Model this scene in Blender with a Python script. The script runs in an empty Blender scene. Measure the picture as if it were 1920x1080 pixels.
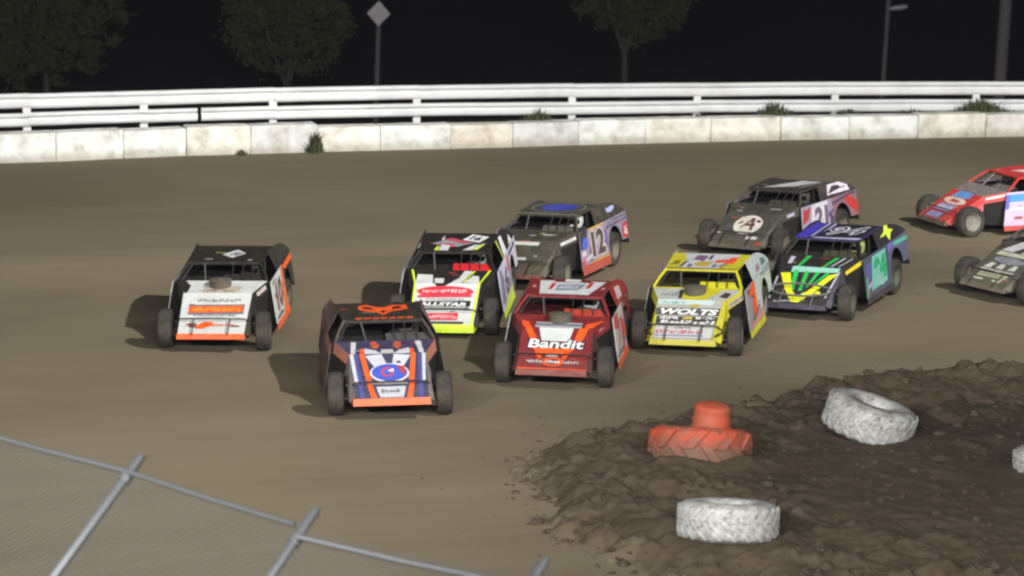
import bpy, bmesh, math, random
from mathutils import Vector, Matrix, noise
random.seed(7)
R = math.radians
S = bpy.context.scene
COL = S.collection

# ------------------------------------------------------------------ camera
cam_d = bpy.data.cameras.new('camera'); cam = bpy.data.objects.new('camera', cam_d); COL.objects.link(cam)
cam.location = (0, 0, 10.06)
cam.rotation_euler = (Matrix.Rotation(R(90 - 11.33), 3, 'X') @ Matrix.Rotation(R(1.13), 3, 'Z')).to_euler()
cam_d.sensor_width = 36; cam_d.lens = 92.7; cam_d.clip_end = 3000; cam_d.clip_start = .5
cam_d.dof.use_dof = True; cam_d.dof.focus_distance = 47.5; cam_d.dof.aperture_fstop = 1.5
S.camera = cam
# ------------------------------------------------------------------ night sky
W = bpy.data.worlds.new('World'); S.world = W; W.use_nodes = True
wn = W.node_tree; bg = wn.nodes['Background']
sky = wn.nodes.new('ShaderNodeTexSky'); sky.sky_type = 'NISHITA'; sky.sun_disc = False
sky.sun_elevation = R(-4); sky.sun_rotation = R(200)
wn.links.new(sky.outputs[0], bg.inputs[0]); bg.inputs[1].default_value = 0.05
# ------------------------------------------------------------------ floodlights of the speedway
def look(o, tgt):
    o.rotation_euler = (Vector(tgt) - o.location).to_track_quat('-Z', 'Y').to_euler()
def spot(name, loc, tgt, power, ang, blend, rad, color):
    l = bpy.data.lights.new(name, 'SPOT'); l.energy = power; l.spot_size = R(ang); l.spot_blend = blend
    l.shadow_soft_size = rad; l.color = color
    o = bpy.data.objects.new(name, l); COL.objects.link(o); o.location = loc; look(o, tgt); return o
for aim, k in (((4, 56, 0), 1.43), ((-16, 44, 0), 1.95), ((16, 68, 0), 1.75), ((-16, 68, 0), 1.75)):   # four heads on one mast
    spot('floodlight_mast_lamp', (33, 17, 40), aim, 93000*k, 28, 1.0, .55, (1, .985, .94))
spot('infield_mast_lamp', (-15, 13, 13), (5.0, 33.5, 0.0), 22500, 54, .9, .35, (1, .985, .95))
la = bpy.data.lights.new('grandstand_lamp_row', 'AREA'); la.shape = 'RECTANGLE'; la.size = 46; la.size_y = 1.6
la.energy = 29500; la.color = (1, .99, .955)
lo = bpy.data.objects.new('grandstand_lamp_row', la); COL.objects.link(lo); lo.location = (2, -6, 19); look(lo, (2, 56, 0))
S.view_settings.view_transform = 'Standard'; S.view_settings.look = 'None'
S.view_settings.exposure = 0; S.view_settings.gamma = 1; S.view_settings.use_curve_mapping = False
S.cycles.use_denoising = True
S.cycles.max_bounces = 5
S.cycles.pixel_filter_type = 'BLACKMAN_HARRIS'; S.cycles.filter_width = 2.4

# ------------------------------------------------------------------ helpers
def lin(c):
    return tuple(((v/255)/12.92 if v/255 < .04045 else ((v/255+.055)/1.055)**2.4) for v in c)
class MB:
    def __init__(s): s.v = []; s.f = []
    def add(s, vs, fs):
        n = len(s.v); s.v += [tuple(v) for v in vs]; s.f += [tuple(i+n for i in f) for f in fs]; return s
    def box(s, c, d, rot=None):
        vs = [Vector((x*d[0]/2, y*d[1]/2, z*d[2]/2)) for x in (-1, 1) for y in (-1, 1) for z in (-1, 1)]
        if rot: vs = [rot @ v for v in vs]
        return s.add([v+Vector(c) for v in vs], [(0,1,3,2),(4,6,7,5),(0,4,5,1),(2,3,7,6),(0,2,6,4),(1,5,7,3)])
    def slab(s, poly, th):
        p = [Vector(q) for q in poly]; n = Vector((0,0,0))
        for a, b in zip(p, p[1:]+p[:1]): n += a.cross(b)
        n.normalize(); k = len(p)
        return s.add(p + [q-n*th for q in p], [tuple(range(k)), tuple(range(2*k-1, k-1, -1))] + [(i, i+k, (i+1) % k+k, (i+1) % k) for i in range(k)])
    def tube(s, pts, r, n=8, closed=False):
        pts = [Vector(p) for p in pts]; m = len(pts); rs = r if isinstance(r, (list, tuple)) else [r]*m
        vs = []; prev = None
        for i, p in enumerate(pts):
            if closed: t = (pts[(i+1) % m]-pts[i-1])
            else: t = pts[min(i+1, m-1)]-pts[max(i-1, 0)]
            t.normalize()
            a = prev if prev else (Vector((0,0,1)) if abs(t.z) < .9 else Vector((1,0,0)))
            u = (a - t*a.dot(t)).normalized(); w = t.cross(u); prev = u
            vs += [p + (u*math.cos(q*2*math.pi/n)+w*math.sin(q*2*math.pi/n))*rs[i] for q in range(n)]
        fs = []
        for i in range(m if closed else m-1):
            j = (i+1) % m
            fs += [(i*n+q, i*n+(q+1) % n, j*n+(q+1) % n, j*n+q) for q in range(n)]
        if not closed: fs += [tuple(range(n-1, -1, -1)), tuple(range((m-1)*n, m*n))]
        return s.add(vs, fs)
    def lathe(s, prof, n=24, axis='z', c=(0,0,0), closed=False):
        vs = []; m = len(prof)
        for k in range(n):
            a = 2*math.pi*k/n; ca, sa = math.cos(a), math.sin(a)
            for r, h in prof:
                v = (r*ca, r*sa, h) if axis == 'z' else (r*ca, h, r*sa)
                vs.append((v[0]+c[0], v[1]+c[1], v[2]+c[2]))
        fs = []
        for k in range(n):
            q = (k+1) % n
            for i in range(m if closed else m-1):
                j = (i+1) % m
                fs.append((k*m+i, q*m+i, q*m+j, k*m+j))
        return s.add(vs, fs)
    def mesh(s, name, mat, smooth=False, recalc=True):
        me = bpy.data.meshes.new(name); me.from_pydata(s.v, [], s.f)
        if recalc:
            b = bmesh.new(); b.from_mesh(me); bmesh.ops.recalc_face_normals(b, faces=b.faces); b.to_mesh(me); b.free()
        if mat: me.materials.append(mat)
        if smooth:
            me.polygons.foreach_set('use_smooth', [True]*len(me.polygons))
            try: me.set_sharp_from_angle(angle=R(42))
            except Exception: pass
        return me
    def build(s, name, mat, parent=None, smooth=False, recalc=True):
        return link(name, s.mesh(name, mat, smooth, recalc), parent)
def link(name, me, parent=None):
    o = bpy.data.objects.new(name, me); COL.objects.link(o)
    if parent: o.parent = parent
    return o
def empty(name, loc=(0,0,0), rz=0):
    o = bpy.data.objects.new(name, None); COL.objects.link(o); o.location = loc; o.rotation_euler = (0,0,rz); o.empty_display_size = .2; return o
def tag(o, label=None, cat=None, group=None, kind=None):
    for k, v in (('label', label), ('category', cat), ('group', group), ('kind', kind)):
        if v: o[k] = v
    return o
def fbm(x, y, z=0, o=4): return noise.fractal(Vector((x, y, z)), 1.0, 2.0, o)

# ------------------------------------------------------------------ materials
class NT:
    def __init__(s, name):
        s.m = bpy.data.materials.new(name); s.m.use_nodes = True; s.t = s.m.node_tree
        s.b = s.t.nodes['Principled BSDF']; s.co = s.t.nodes.new('ShaderNodeTexCoord').outputs['Object']
    def n(s, typ, **kw):
        nd = s.t.nodes.new('ShaderNode'+typ)
        for k, v in kw.items(): setattr(nd, k, v)
        return nd
    def l(s, a, b): s.t.links.new(a, b)
    def math(s, op, a, b=None, clamp=False):
        nd = s.n('Math', operation=op, use_clamp=clamp)
        for i, v in enumerate((a, b)):
            if v is None: continue
            if hasattr(v, 'is_linked'): s.l(v, nd.inputs[i])
            else: nd.inputs[i].default_value = v
        return nd.outputs[0]
    def noise(s, scale, detail=4, rough=.55, vec=None, out='Fac'):
        nd = s.n('TexNoise'); nd.inputs['Scale'].default_value = scale; nd.inputs['Detail'].default_value = detail
        nd.inputs['Roughness'].default_value = rough; s.l(vec or s.co, nd.inputs['Vector']); return nd.outputs[out]
    def ramp(s, fac, stops):
        nd = s.n('ValToRGB'); e = nd.color_ramp.elements
        while len(e) < len(stops): e.new(.5)
        for el, (p, c) in zip(e, stops): el.position = p; el.color = (*c, 1)
        s.l(fac, nd.inputs[0]); return nd.outputs[0]
    def mix(s, fac, a, b, mode='MIX'):
        nd = s.n('MixRGB', blend_type=mode)
        for i, v in zip((0, 1, 2), (fac, a, b)):
            if hasattr(v, 'is_linked'): s.l(v, nd.inputs[i])
            else: nd.inputs[i].default_value = v if i == 0 else (*v, 1)
        return nd.outputs[0]
    def bump(s, h, strength, dist):
        nd = s.n('Bump'); nd.inputs['Strength'].default_value = strength; nd.inputs['Distance'].default_value = dist
        s.l(h, nd.inputs['Height']); s.l(nd.outputs[0], s.b.inputs['Normal'])
    def out(s, col, rough, metal=0, spec=.5):
        for k, v in (('Base Color', col), ('Roughness', rough), ('Metallic', metal), ('Specular IOR Level', spec)):
            if hasattr(v, 'is_linked'): s.l(v, s.b.inputs[k])
            elif k == 'Base Color': s.b.inputs[k].default_value = (*v, 1)
            else: s.b.inputs[k].default_value = v
        return s.m
DUST = (.17, .142, .098)
_pc = {}
def paint(rgb, dust=.12, rough=.42):
    k = (tuple(rgb), dust, rough)
    if k in _pc: return _pc[k]
    t = NT('paint_%d_%d_%d' % tuple(rgb))
    f = t.ramp(t.noise(5, 6, .65), [(.35, (0, 0, 0)), (.75, (1, 1, 1))])
    f2 = t.math('ADD', t.math('MULTIPLY', f, dust*1.3), dust*.6)
    sx = t.n('SeparateXYZ'); t.l(t.co, sx.inputs[0])      # clay thrown up from the wheels cakes the lower panels
    low = t.math('MULTIPLY', t.math('SUBTRACT', .62, t.math('ADD', sx.outputs[2], t.math('MULTIPLY', t.math('SUBTRACT', t.noise(7, 4, .7), .5), .7))), 1.8, True)
    f2 = t.math('ADD', f2, t.math('MULTIPLY', low, .10+dust*.9))
    sp = t.ramp(t.noise(38, 3, .6), [(.58, (0, 0, 0)), (.66, (1, 1, 1))])
    f3 = t.math('ADD', f2, t.math('MULTIPLY', sp, min(.55, dust*2+.08)), True)
    t.bump(t.math('ADD', t.noise(2.6, 2), t.math('MULTIPLY', t.noise(8, 2), .25)), .8, .06)
    r_ = t.math('ADD', t.math('MULTIPLY', f3, .45), rough, True)
    _pc[k] = t.out(t.mix(f3, tuple(v*1.0 for v in lin(rgb)), DUST), r_); return _pc[k]
def simple(name, rgb, rough=.6, metal=0, var=.25, scale=12, bump=0, dust=0):
    t = NT(name); a = lin(rgb)
    c = t.mix(t.noise(scale, 5), tuple(v*(1-var) for v in a), tuple(min(1, v*(1+var)) for v in a))
    if dust: c = t.mix(t.math('MULTIPLY', t.ramp(t.noise(scale*.6, 5, .6), [(.3, (0,0,0)), (.7, (1,1,1))]), dust), c, DUST)
    if bump: t.bump(t.noise(scale*3, 4), bump, .02)
    return t.out(c, rough, metal)
CX, CY = 53.0, -97.65          # centre of the turn
RW = 175.17                    # radius of the block wall
def m_track():
    t = NT('packed_clay')
    sx = t.n('SeparateXYZ'); t.l(t.co, sx.inputs[0])
    dx = t.math('SUBTRACT', sx.outputs[0], CX); dy = t.math('SUBTRACT', sx.outputs[1], CY)
    r = t.math('SQRT', t.math('ADD', t.math('MULTIPLY', dx, dx), t.math('MULTIPLY', dy, dy)))
    a = t.math('MULTIPLY', t.math('ARCTAN2', dy, dx), 160)
    wob = t.math('MULTIPLY', t.math('SUBTRACT', t.noise(.09, 2), .5), 3.5)
    rr = t.math('ADD', r, wob)
    def pv(kr, ka):
        c = t.n('CombineXYZ'); t.l(t.math('MULTIPLY', rr, kr), c.inputs[0]); t.l(t.math('MULTIPLY', a, ka), c.inputs[1]); return c.outputs[0]
    s1 = t.noise(1, 5, .6, pv(1.1, .03)); s2 = t.noise(1, 3, .6, pv(5.5, .12)); s3 = t.noise(.22, 3); s4 = t.noise(9, 6, .65)
    s5 = t.noise(1, 2, .5, pv(17, .2))
    f = t.math('ADD', t.math('ADD', t.math('MULTIPLY', s1, .40), t.math('MULTIPLY', s2, .17)), t.math('ADD', t.math('MULTIPLY', s3, .44), t.math('ADD', t.math('MULTIPLY', s4, .09), t.math('MULTIPLY', s5, .06))))
    c = t.ramp(f, [(.34, (.132, .107, .070)), (.52, (.165, .134, .088)), (.70, (.190, .159, .107))])
    # groove: packed lighter clay inside, damper clay near the wall
    g = t.n('MapRange'); t.l(rr, g.inputs[0]); g.inputs[1].default_value = 161.6; g.inputs[2].default_value = 163.2; g.inputs[3].default_value = 1.0; g.inputs[4].default_value = .84
    c = t.mix(1, c, g.outputs[0], 'MULTIPLY')
    hz = t.math('ADD', t.math('MULTIPLY', t.noise(26, 6, .7), .6), t.math('MULTIPLY', s2, .35))
    t.bump(hz, .35, .03)
    return t.out(c, .93, 0, .25)
def m_mound():
    t = NT('loose_damp_dirt')
    f = t.math('ADD', t.math('MULTIPLY', t.noise(1.1, 6, .6), .6), t.math('MULTIPLY', t.noise(8, 5, .65), .4))
    c = t.ramp(f, [(.3, (.050, .036, .024)), (.52, (.074, .056, .039)), (.7, (.100, .079, .056))])
    at = t.n('Attribute', attribute_name='dry_mix')           # dry track clay worked into the foot of the berm
    c = t.mix(at.outputs['Fac'], c, (.150, .125, .082))
    t.bump(t.noise(20, 7, .7), .6, .04)
    return t.out(c, .95, 0, .2)
def m_block(name, tone):
    t = NT(name+'_whitewashed_concrete')
    oi = t.n('ObjectInfo')
    ad = t.n('VectorMath', operation='ADD'); t.l(t.co, ad.inputs[0])
    sc = t.n('VectorMath', operation='SCALE'); t.l(oi.outputs['Location'], sc.inputs[0]); sc.inputs['Scale'].default_value = 3.1; t.l(sc.outputs[0], ad.inputs[1])
    v = ad.outputs[0]
    base = tone
    st = t.ramp(t.noise(1.9, 6, .62, v), [(.42, (1.06, 1.06, 1.06)), (.56, (.86, .85, .82)), (.70, (.58, .56, .52))])
    c = t.mix(1, base, st, 'MULTIPLY')
    sx = t.n('SeparateXYZ'); t.l(t.co, sx.inputs[0])
    mud = t.math('MULTIPLY', t.math('SUBTRACT', .30, t.math('ADD', sx.outputs[2], t.math('MULTIPLY', t.math('SUBTRACT', t.noise(4, 5, .7, v), .5), .42))), 4, True)
    c = t.mix(t.math('MULTIPLY', mud, .55), c, (.25, .21, .15))
    chips = t.ramp(t.noise(13, 4, .7, v), [(.66, (0, 0, 0)), (.72, (1, 1, 1))])
    c = t.mix(t.math('MULTIPLY', chips, .6), c, (.3, .28, .25))
    t.bump(t.noise(8, 6, .7), .4, .03)
    return t.out(c, .85)
def m_rail():
    t = NT('white_painted_steel')
    c = t.mix(t.ramp(t.noise(1.2, 5, .6), [(.45, (0, 0, 0)), (.8, (1, 1, 1))]), (.76, .77, .78), (.58, .58, .58))
    ru = t.ramp(t.noise(7, 5, .75), [(.68, (0, 0, 0)), (.76, (1, 1, 1))])
    c = t.mix(t.math('MULTIPLY', ru, .5), c, (.28, .19, .12))
    t.bump(t.noise(1.4, 2), .3, .03)
    return t.out(c, .5)
def m_tyrepaint(name, rgb, dirt, mudz=.15):
    t = NT(name)
    f = t.ramp(t.noise(6, 6, .7), [(.42, (0, 0, 0)), (.66, (1, 1, 1))])
    c = t.mix(t.math('MULTIPLY', f, dirt), lin(rgb), (.14, .12, .09))
    chip = t.ramp(t.noise(10, 5, .75), [(.55, (0, 0, 0)), (.62, (1, 1, 1))])
    c = t.mix(t.math('MULTIPLY', chip, .65), c, (.035, .033, .030))
    sx = t.n('SeparateXYZ'); t.l(t.co, sx.inputs[0])
    mud = t.math('MULTIPLY', t.math('SUBTRACT', mudz, t.math('ADD', sx.outputs[2], t.math('MULTIPLY', t.math('SUBTRACT', t.noise(5, 4), .5), .3))), 5, True)
    c = t.mix(t.math('MULTIPLY', mud, .8), c, (.10, .08, .055))
    t.bump(t.noise(14, 5, .7), .5, .02)
    return t.out(c, .75)
M = dict(track=m_track(), mound=m_mound(), rail=m_rail(),
    white_tyre=m_tyrepaint('white_painted_rubber', (184, 185, 184), .7, .19), orange_tyre=m_tyrepaint('orange_painted_rubber', (182, 72, 44), .65, .40),
    orange_plastic=simple('orange_plastic', (184, 72, 42), .65, 0, .15, 6, .2, .5),
    grass=simple('dark_grass', (66, 65, 66), .9, 0, .5, 3, .4), weed=simple('weed_leaf', (70, 76, 46), .8, 0, .4, 9),
    leaf=simple('tree_leaf', (92, 92, 66), .7, 0, .4, 5), bark=simple('tree_bark', (96, 92, 84), .9, 0, .35, 9, .6),
    galv=simple('galvanised_steel', (104, 106, 109), .45, .55, .12, 20), wire=simple('chain_link_wire', (84, 88, 96), .5, .4, .1, 30),
    wood=simple('weathered_wood', (120, 114, 118), .9, 0, .25, 6, .4), signback=simple('sign_back_metal', (190, 184, 190), .5, .3, .1, 6),
    tyre=simple('dusty_rubber', (34, 32, 30), .85, 0, .3, 7, .3, .30), black=simple('black_steel', (30, 30, 31), .55, .1, .3, 9, 0, .2),
    dark=simple('dark_interior', (16, 15, 15), .8, 0, .3, 8, 0, .04), rim=simple('dusty_wheel_metal', (120, 118, 114), .45, .6, .3, 12, 0, .35),
    steel=simple('bare_steel_tube', (140, 140, 138), .4, .7, .15, 14, 0, .2), filt=simple('air_filter', (88, 80, 70), .85, 0, .2, 30, .5, .35),
    suit=simple('race_suit', (34, 34, 38), .85, 0, .2, 20), visor=simple('dark_visor', (14, 14, 16), .15, 0, .1, 4))

# ================================================================== the setting
def polar(r, th, z): return (CX+r*math.cos(th), CY+r*math.sin(th), z)
def th_of(x, y): return math.atan2(y-CY, x-CX)
def ring(name, prof, mat, n=300):
    mb = MB(); m = len(prof)
    for k in range(n):
        for r, z in prof: mb.v.append(polar(r, 2*math.pi*k/n, z))
    for k in range(n):
        q = (k+1) % n
        for i in range(m-1): mb.f.append((k*m+i, q*m+i, q*m+i+1, k*m+i+1))
    return tag(mb.build(name, mat, None, True), kind='structure')
ring('track', [(10, 0), (60, 0), (110, 0), (140, 0), (160, 0), (175.6, 0)], M['track'])
ring('ground', [(175.74, -.3), (175.75, .46), (176.4, .50), (177.3, .44), (183, -1.2), (200, -5.2), (212, -6.6), (230, -6.8), (400, -6.8), (2200, -6.8)], M['grass'])

MPOLY = [(16, 46.5), (9.46, 44.3), (7.91, 43.6), (7.0, 43.3), (6.0, 42.9), (4.04, 41.6), (2.43, 40.1), (.77, 39.0), (-.03, 37.8), (-.17, 36.3), (.06, 34.6), (.42, 33.4), (1.35, 31.8), (2.29, 30.8), (4, 29), (16, 25)]
def sdist(x, y):
    d = 1e9; ins = False; n = len(MPOLY)
    for i in range(n):
        x1, y1 = MPOLY[i]; x2, y2 = MPOLY[(i+1) % n]
        dx, dy = x2-x1, y2-y1; t = max(0, min(1, ((x-x1)*dx+(y-y1)*dy)/(dx*dx+dy*dy)))
        d = min(d, math.hypot(x-x1-t*dx, y-y1-t*dy))
        if (y1 > y) != (y2 > y) and x < (x2-x1)*(y-y1)/(y2-y1)+x1: ins = not ins
    return d if ins else -d
def sm(a, b, x):
    t = max(0, min(1, (x-a)/(b-a))); return t*t*(3-2*t)
SEATS = [(2.83, 32.67), (5.3, 37.93), (2.72, 36.6), (7.36, 35.85)]
def mound_base(x, y):
    d = sdist(x, y) + .30*fbm(x*.9, y*.9, 3)
    if d < -.5: return -.06, d
    h = -.05 + .40*sm(-.15, 1.5, d)
    h += .11*math.exp(-((x-2.45)**2/.45+(y-35.95)**2/.10)) + .10*math.exp(-((x-3.4)**2/.10+(y-36.15)**2/.08))
    far = sm(38.5, 41.5, y - (x-4)*.25)*sm(3.0, 6.0, x)
    h += .16*far*sm(.3, .9, d)*(1-sm(.9, 2.6, d))
    return h, d
def mound_h(x, y):
    h, d = mound_base(x, y)
    if d > -.2:
        k = sm(-.2, .5, d); q = 1
        for sx, sy in SEATS: q = min(q, .25+.75*sm(.45, 1.0, math.hypot(x-sx, y-sy)))
        edge = 1.15-.35*sm(1.5, 4, d); calm = 1-.55*sm(2.4, 4.5, d)*(1-sm(39.5, 41.5, y-(x-4)*.25))
        wx, wy = x+.12*fbm(x*2, y*2, 8, 2), y+.12*fbm(y*2, x*2, 6, 2)
        c1 = max(0, .62-noise.voronoi(Vector((wx*2.1, wy*2.1, 0)))[0][0])*max(0, min(1, fbm(x*.7, y*.7, 9)*1.6+.55))
        c2 = max(0, .60-noise.voronoi(Vector((wx*5.2, wy*5.2, 3)))[0][0])*max(0, min(1, fbm(x*1.3, y*1.3, 2)*1.6+.5))
        h += k*q*edge*calm*(.11*fbm(x*1.1, y*1.1, 1, 3) + .26*c1 + .14*c2 + .025*fbm(x*7, y*7, 2, 3) + .008*fbm(x*15, y*15, 7, 2) - .04)
    return h
mb = MB(); nx, ny = 380, 430; x0, x1, y0, y1 = -1.0, 13.5, 29.0, 46.8
for j in range(ny+1):
    for i in range(nx+1):
        x = x0+(x1-x0)*i/nx; y = y0+(y1-y0)*j/ny; mb.v.append((x, y, mound_h(x, y)))
for j in range(ny):
    for i in range(nx):
        a = j*(nx+1)+i; q = (a, a+1, a+nx+2, a+nx+1)
        if max(mb.v[k][2] for k in q) > -.055: mb.f.append(q)
used = sorted({k for f in mb.f for k in f}); rem = {k: i for i, k in enumerate(used)}
mb.v = [mb.v[k] for k in used]; mb.f = [tuple(rem[k] for k in f) for f in mb.f]
berm = tag(mb.build('infield_berm', M['mound'], None, True), kind='structure')
at_ = berm.data.attributes.new('dry_mix', 'FLOAT', 'POINT')
at_.data.foreach_set('value', [1-sm(-.35, 1.1, sdist(v[0], v[1])+.45*fbm(v[0]*1.6, v[1]*1.6, 4)) for v in mb.v])
# loose clods thrown over the berm
mb = MB(); ico = bmesh.new(); bmesh.ops.create_icosphere(ico, subdivisions=2, radius=1)
iv = [v.co.copy() for v in ico.verts]; fi = [tuple(v.index for v in f.verts) for f in ico.faces]; ico.free()
cnt = 0
while cnt < 900:
    x = random.uniform(-.6, 10); y = random.uniform(30.5, 45); d = sdist(x, y)
    if d < -.35: continue
    if min(math.hypot(x-sx, y-sy) for sx, sy in SEATS) < .85: continue
    pr = 1.0 if d < 1.3 else .35
    if d < 0: pr = .12
    if x > 5 and d < 1.5 and y > 40: pr = 1.0
    if random.random() > pr: continue
    r = random.uniform(.012, .04) if random.random() < .9 else random.uniform(.04, .11)
    if d < 0: r *= .4
    z = max(0, mound_h(x, y)); sd = random.uniform(0, 99); rot = Matrix.Rotation(random.uniform(0, 6.3), 3, 'Z')
    sc = (r*random.uniform(.8, 1.5), r*random.uniform(.8, 1.2), r*random.uniform(.5, .9))
    mb.add([rot @ Vector((v.x*sc[0], v.y*sc[1], v.z*sc[2]))*(1+.55*noise.noise(v*1.7+Vector((sd, 0, 0)))) + Vector((x, y, z+r*.15)) for v in iv], fi)
    cnt += 1
tag(mb.build('dirt_clods', M['mound'], None, False), 'loose brown dirt clods scattered over the infield berm', 'dirt', kind='stuff')

mb = MB(); rc = random.Random(11); ic = bmesh.new(); bmesh.ops.create_icosphere(ic, subdivisions=1, radius=1)
cv_ = [v.co.copy() for v in ic.verts]; cf_ = [tuple(v.index for v in f.verts) for f in ic.faces]; ic.free(); k = 0
while k < 60:
    x, y = rc.uniform(-13, 15), rc.uniform(30, 73); rad = math.hypot(x-CX, y-CY)
    if rad > 175.0 or sdist(x, y) > 0: continue
    near = sdist(x, y) > -1.1
    if not near: continue
    r = rc.uniform(.008, .022) if rc.random() < .93 else rc.uniform(.022, .04)
    mb.add([Vector((v.x*r*rc.uniform(.8, 1.3), v.y*r*rc.uniform(.8, 1.3), v.z*r*.7))+Vector((x, y, r*.3)) for v in cv_], cf_); k += 1
tag(mb.build('clay_crumbs', M['mound'], None, False), 'small crumbs of dirt lying loose on the track beside the berm', 'dirt', kind='stuff')

# ------------------------------------------------------------------ wall of concrete blocks
JT = [(-15.2, 63.4), (-13.35, 64.48), (-11.44, 65.12), (-9.86, 65.87), (-8.36, 66.53), (-6.77, 67.02), (-5.11, 67.62), (-3.51, 68.12), (-1.68, 68.66), (-.05, 69.18), (1.7, 69.81), (3.51, 70.36), (5.31, 70.91), (7.25, 71.49), (9.19, 71.97), (11.14, 72.45), (13.11, 72.94), (15.0, 73.40), (16.9, 73.9)]
rb = random.Random(5)
BT = {k: m_block(k, v) for k, v in dict(white=(.80, .81, .79), cream=(.79, .77, .71), tan=(.74, .69, .61), grey=(.68, .68, .68), pinkish=(.74, .70, .67)).items()}
PLAIN = 'white painted concrete block in the low wall under the guardrail'
BL = [('white', PLAIN)]*4+[('cream', 'faintly yellowed block in the wall, two before the weed at its foot'), ('grey', 'dull grey block in the low wall just before the weed at its foot'), ('cream', 'cream stained block in the low wall just past the weed at its foot'), ('white', PLAIN), ('tan', 'tan stained block, the brownest in the low white wall'),
      ('grey', 'mottled grey block beside the tan block in the low wall'), ('white', PLAIN), ('cream', 'yellowish white block in the wall below the low weed tuft'), ('cream', 'cream block in the wall below the tallest pointed weed clump'), ('white', PLAIN), ('white', PLAIN), ('cream', 'cream block in the wall below the shaggy weeds'), ('pinkish', 'pinkish grey block below the broad weed mound'), ('pinkish', 'pinkish grey block past the broad weed mound')]
for i, (a, b) in enumerate(zip(JT, JT[1:])):
    A, B = Vector((*a, 0)), Vector((*b, 0)); L = (B-A).length-.014; c = (A+B)/2; ang = math.atan2(B.y-A.y, B.x-A.x)
    h = (.71 if c.x < -5.5 else .635)+rb.uniform(-.02, .02); D = .56
    bm = bmesh.new(); bmesh.ops.create_cube(bm, size=1)
    for v in bm.verts: v.co = Vector((v.co.x*L, v.co.y*D, (v.co.z+.5)*(h+.12)-.12))
    bmesh.ops.bevel(bm, geom=list(bm.edges), offset=.03, segments=2, affect='EDGES', profile=.6)
    bmesh.ops.subdivide_edges(bm, edges=[e for e in bm.edges if e.calc_length() > .3], cuts=5, use_grid_fill=True)
    for v in bm.verts: v.co += Vector((noise.noise(v.co*3+Vector((i*7, 0, 0))), noise.noise(v.co*3+Vector((0, i*7, 0))), noise.noise(v.co*3+Vector((0, 0, i*7)))))*.016
    me = bpy.data.meshes.new('concrete_block'); bm.to_mesh(me); bm.free(); me.materials.append(BT[BL[i][0]])
    me.polygons.foreach_set('use_smooth', [True]*len(me.polygons))
    o = link('concrete_block', me); o.location = c + Vector((-math.sin(ang), math.cos(ang), 0))*(D/2); o.rotation_euler = (0, 0, ang+rb.uniform(-.012, .012))
    tag(o, BL[i][1], 'block', 'whitewashed blocks of the outer track wall')

# ------------------------------------------------------------------ guardrail
g = empty('guardrail', polar(176.3, th_of(0, 70.5), .5))
tag(g, 'double white steel guardrail on posts behind the concrete blocks', 'guardrail')
gi = Matrix.Translation(-Vector(g.location))
def gpart(mb, name, mat, smooth=False):
    o = mb.build(name, mat, g, smooth); o.matrix_local = gi; return o
RX = [-17.5, -15.3, -12.3, -9.5, -6.3, -2.6, 1.55, 5.0, 8.9, 13.0, 17.0]
RT = []
for x in RX:
    y = CY+math.sqrt(176.25**2-(x-CX)**2); RT.append(th_of(x, y))
def topz(x): return 1.575 if x < -6 else 1.575-.165*(x+6)/20
prof = [(0, 0), (.05, -.012), (.075, -.04), (.072, -.085), (-.03, -.108), (-.03, -.128), (.08, -.15), (.092, -.2), (.088, -.30), (.062, -.35), (0, -.38)]
prof = prof + [(o_-.01, z_) for o_, z_ in reversed(prof)]
for lvl in (0, 1):
    for i in range(len(RX)-1):
        ta, tb = RT[i], RT[i+1]; mb = MB(); m = len(prof); ns = 7
        if lvl == 1 and i == 4: ta += (tb-ta)*.0
        dz0, dz1, do = rb.uniform(-.012, .012), rb.uniform(-.012, .012), rb.uniform(-.006, .006)
        cut = .30 if (lvl == 1 and i == 3) else None
        for s_ in range(ns+1):
            t = s_/ns
            if cut: t = t*(1-.60)          # the lower rail stops short here: a torn-off end
            th = ta+(tb-ta)*t*(1.004); x = CX+176.25*math.cos(th)
            for o_, z_ in prof:
                mb.v.append(polar(176.25-o_+do+.012*(i % 2)+.012*math.sin(s_*1.7+i), th, topz(x)-lvl*.49+z_*(1 if lvl == 0 else .92)+dz0+(dz1-dz0)*t))
        for s_ in range(ns):
            for k in range(m): mb.f.append((s_*m+k, s_*m+(k+1) % m, (s_+1)*m+(k+1) % m, (s_+1)*m+k))
        mb.f += [tuple(range(m)), tuple(range(ns*m, (ns+1)*m))]
        gpart(mb, 'rail_panel', M['rail'])
        if cut:
            mb = MB()
            for s_ in range(ns+1):
                t = .43+.57*s_/ns; th = ta+(tb-ta)*t; x = CX+176.25*math.cos(th)
                for o_, z_ in prof: mb.v.append(polar(176.26-o_+do, th, topz(x)-lvl*.49+z_*.92+dz1))
            for s_ in range(ns):
                for k in range(m): mb.f.append((s_*m+k, s_*m+(k+1) % m, (s_+1)*m+(k+1) % m, (s_+1)*m+k))
            mb.f += [tuple(range(m)), tuple(range(ns*m, (ns+1)*m))]
            gpart(mb, 'rail_panel', M['rail'])
for x, th in zip(RX, RT):
    mb = MB(); z1 = topz(x)-.05; rot = Matrix.Rotation(th, 3, 'Z')
    mb.box(Vector(polar(176.37, th, (z1-.6)/2)), (.15, .16, z1+.6), rot); gpart(mb, 'post', M['rail'])
    mb = MB(); mb.box(Vector(polar(176.24, th+.0002, topz(x)-.43)), (.07, .2, .16), rot); gpart(mb, 'spacer_block', M['rail'])
    mb = MB(); mb.box(Vector(polar(176.24, th+.0002, topz(x)-.93)), (.07, .2, .14), rot); gpart(mb, 'spacer_block', M['rail'])

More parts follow.
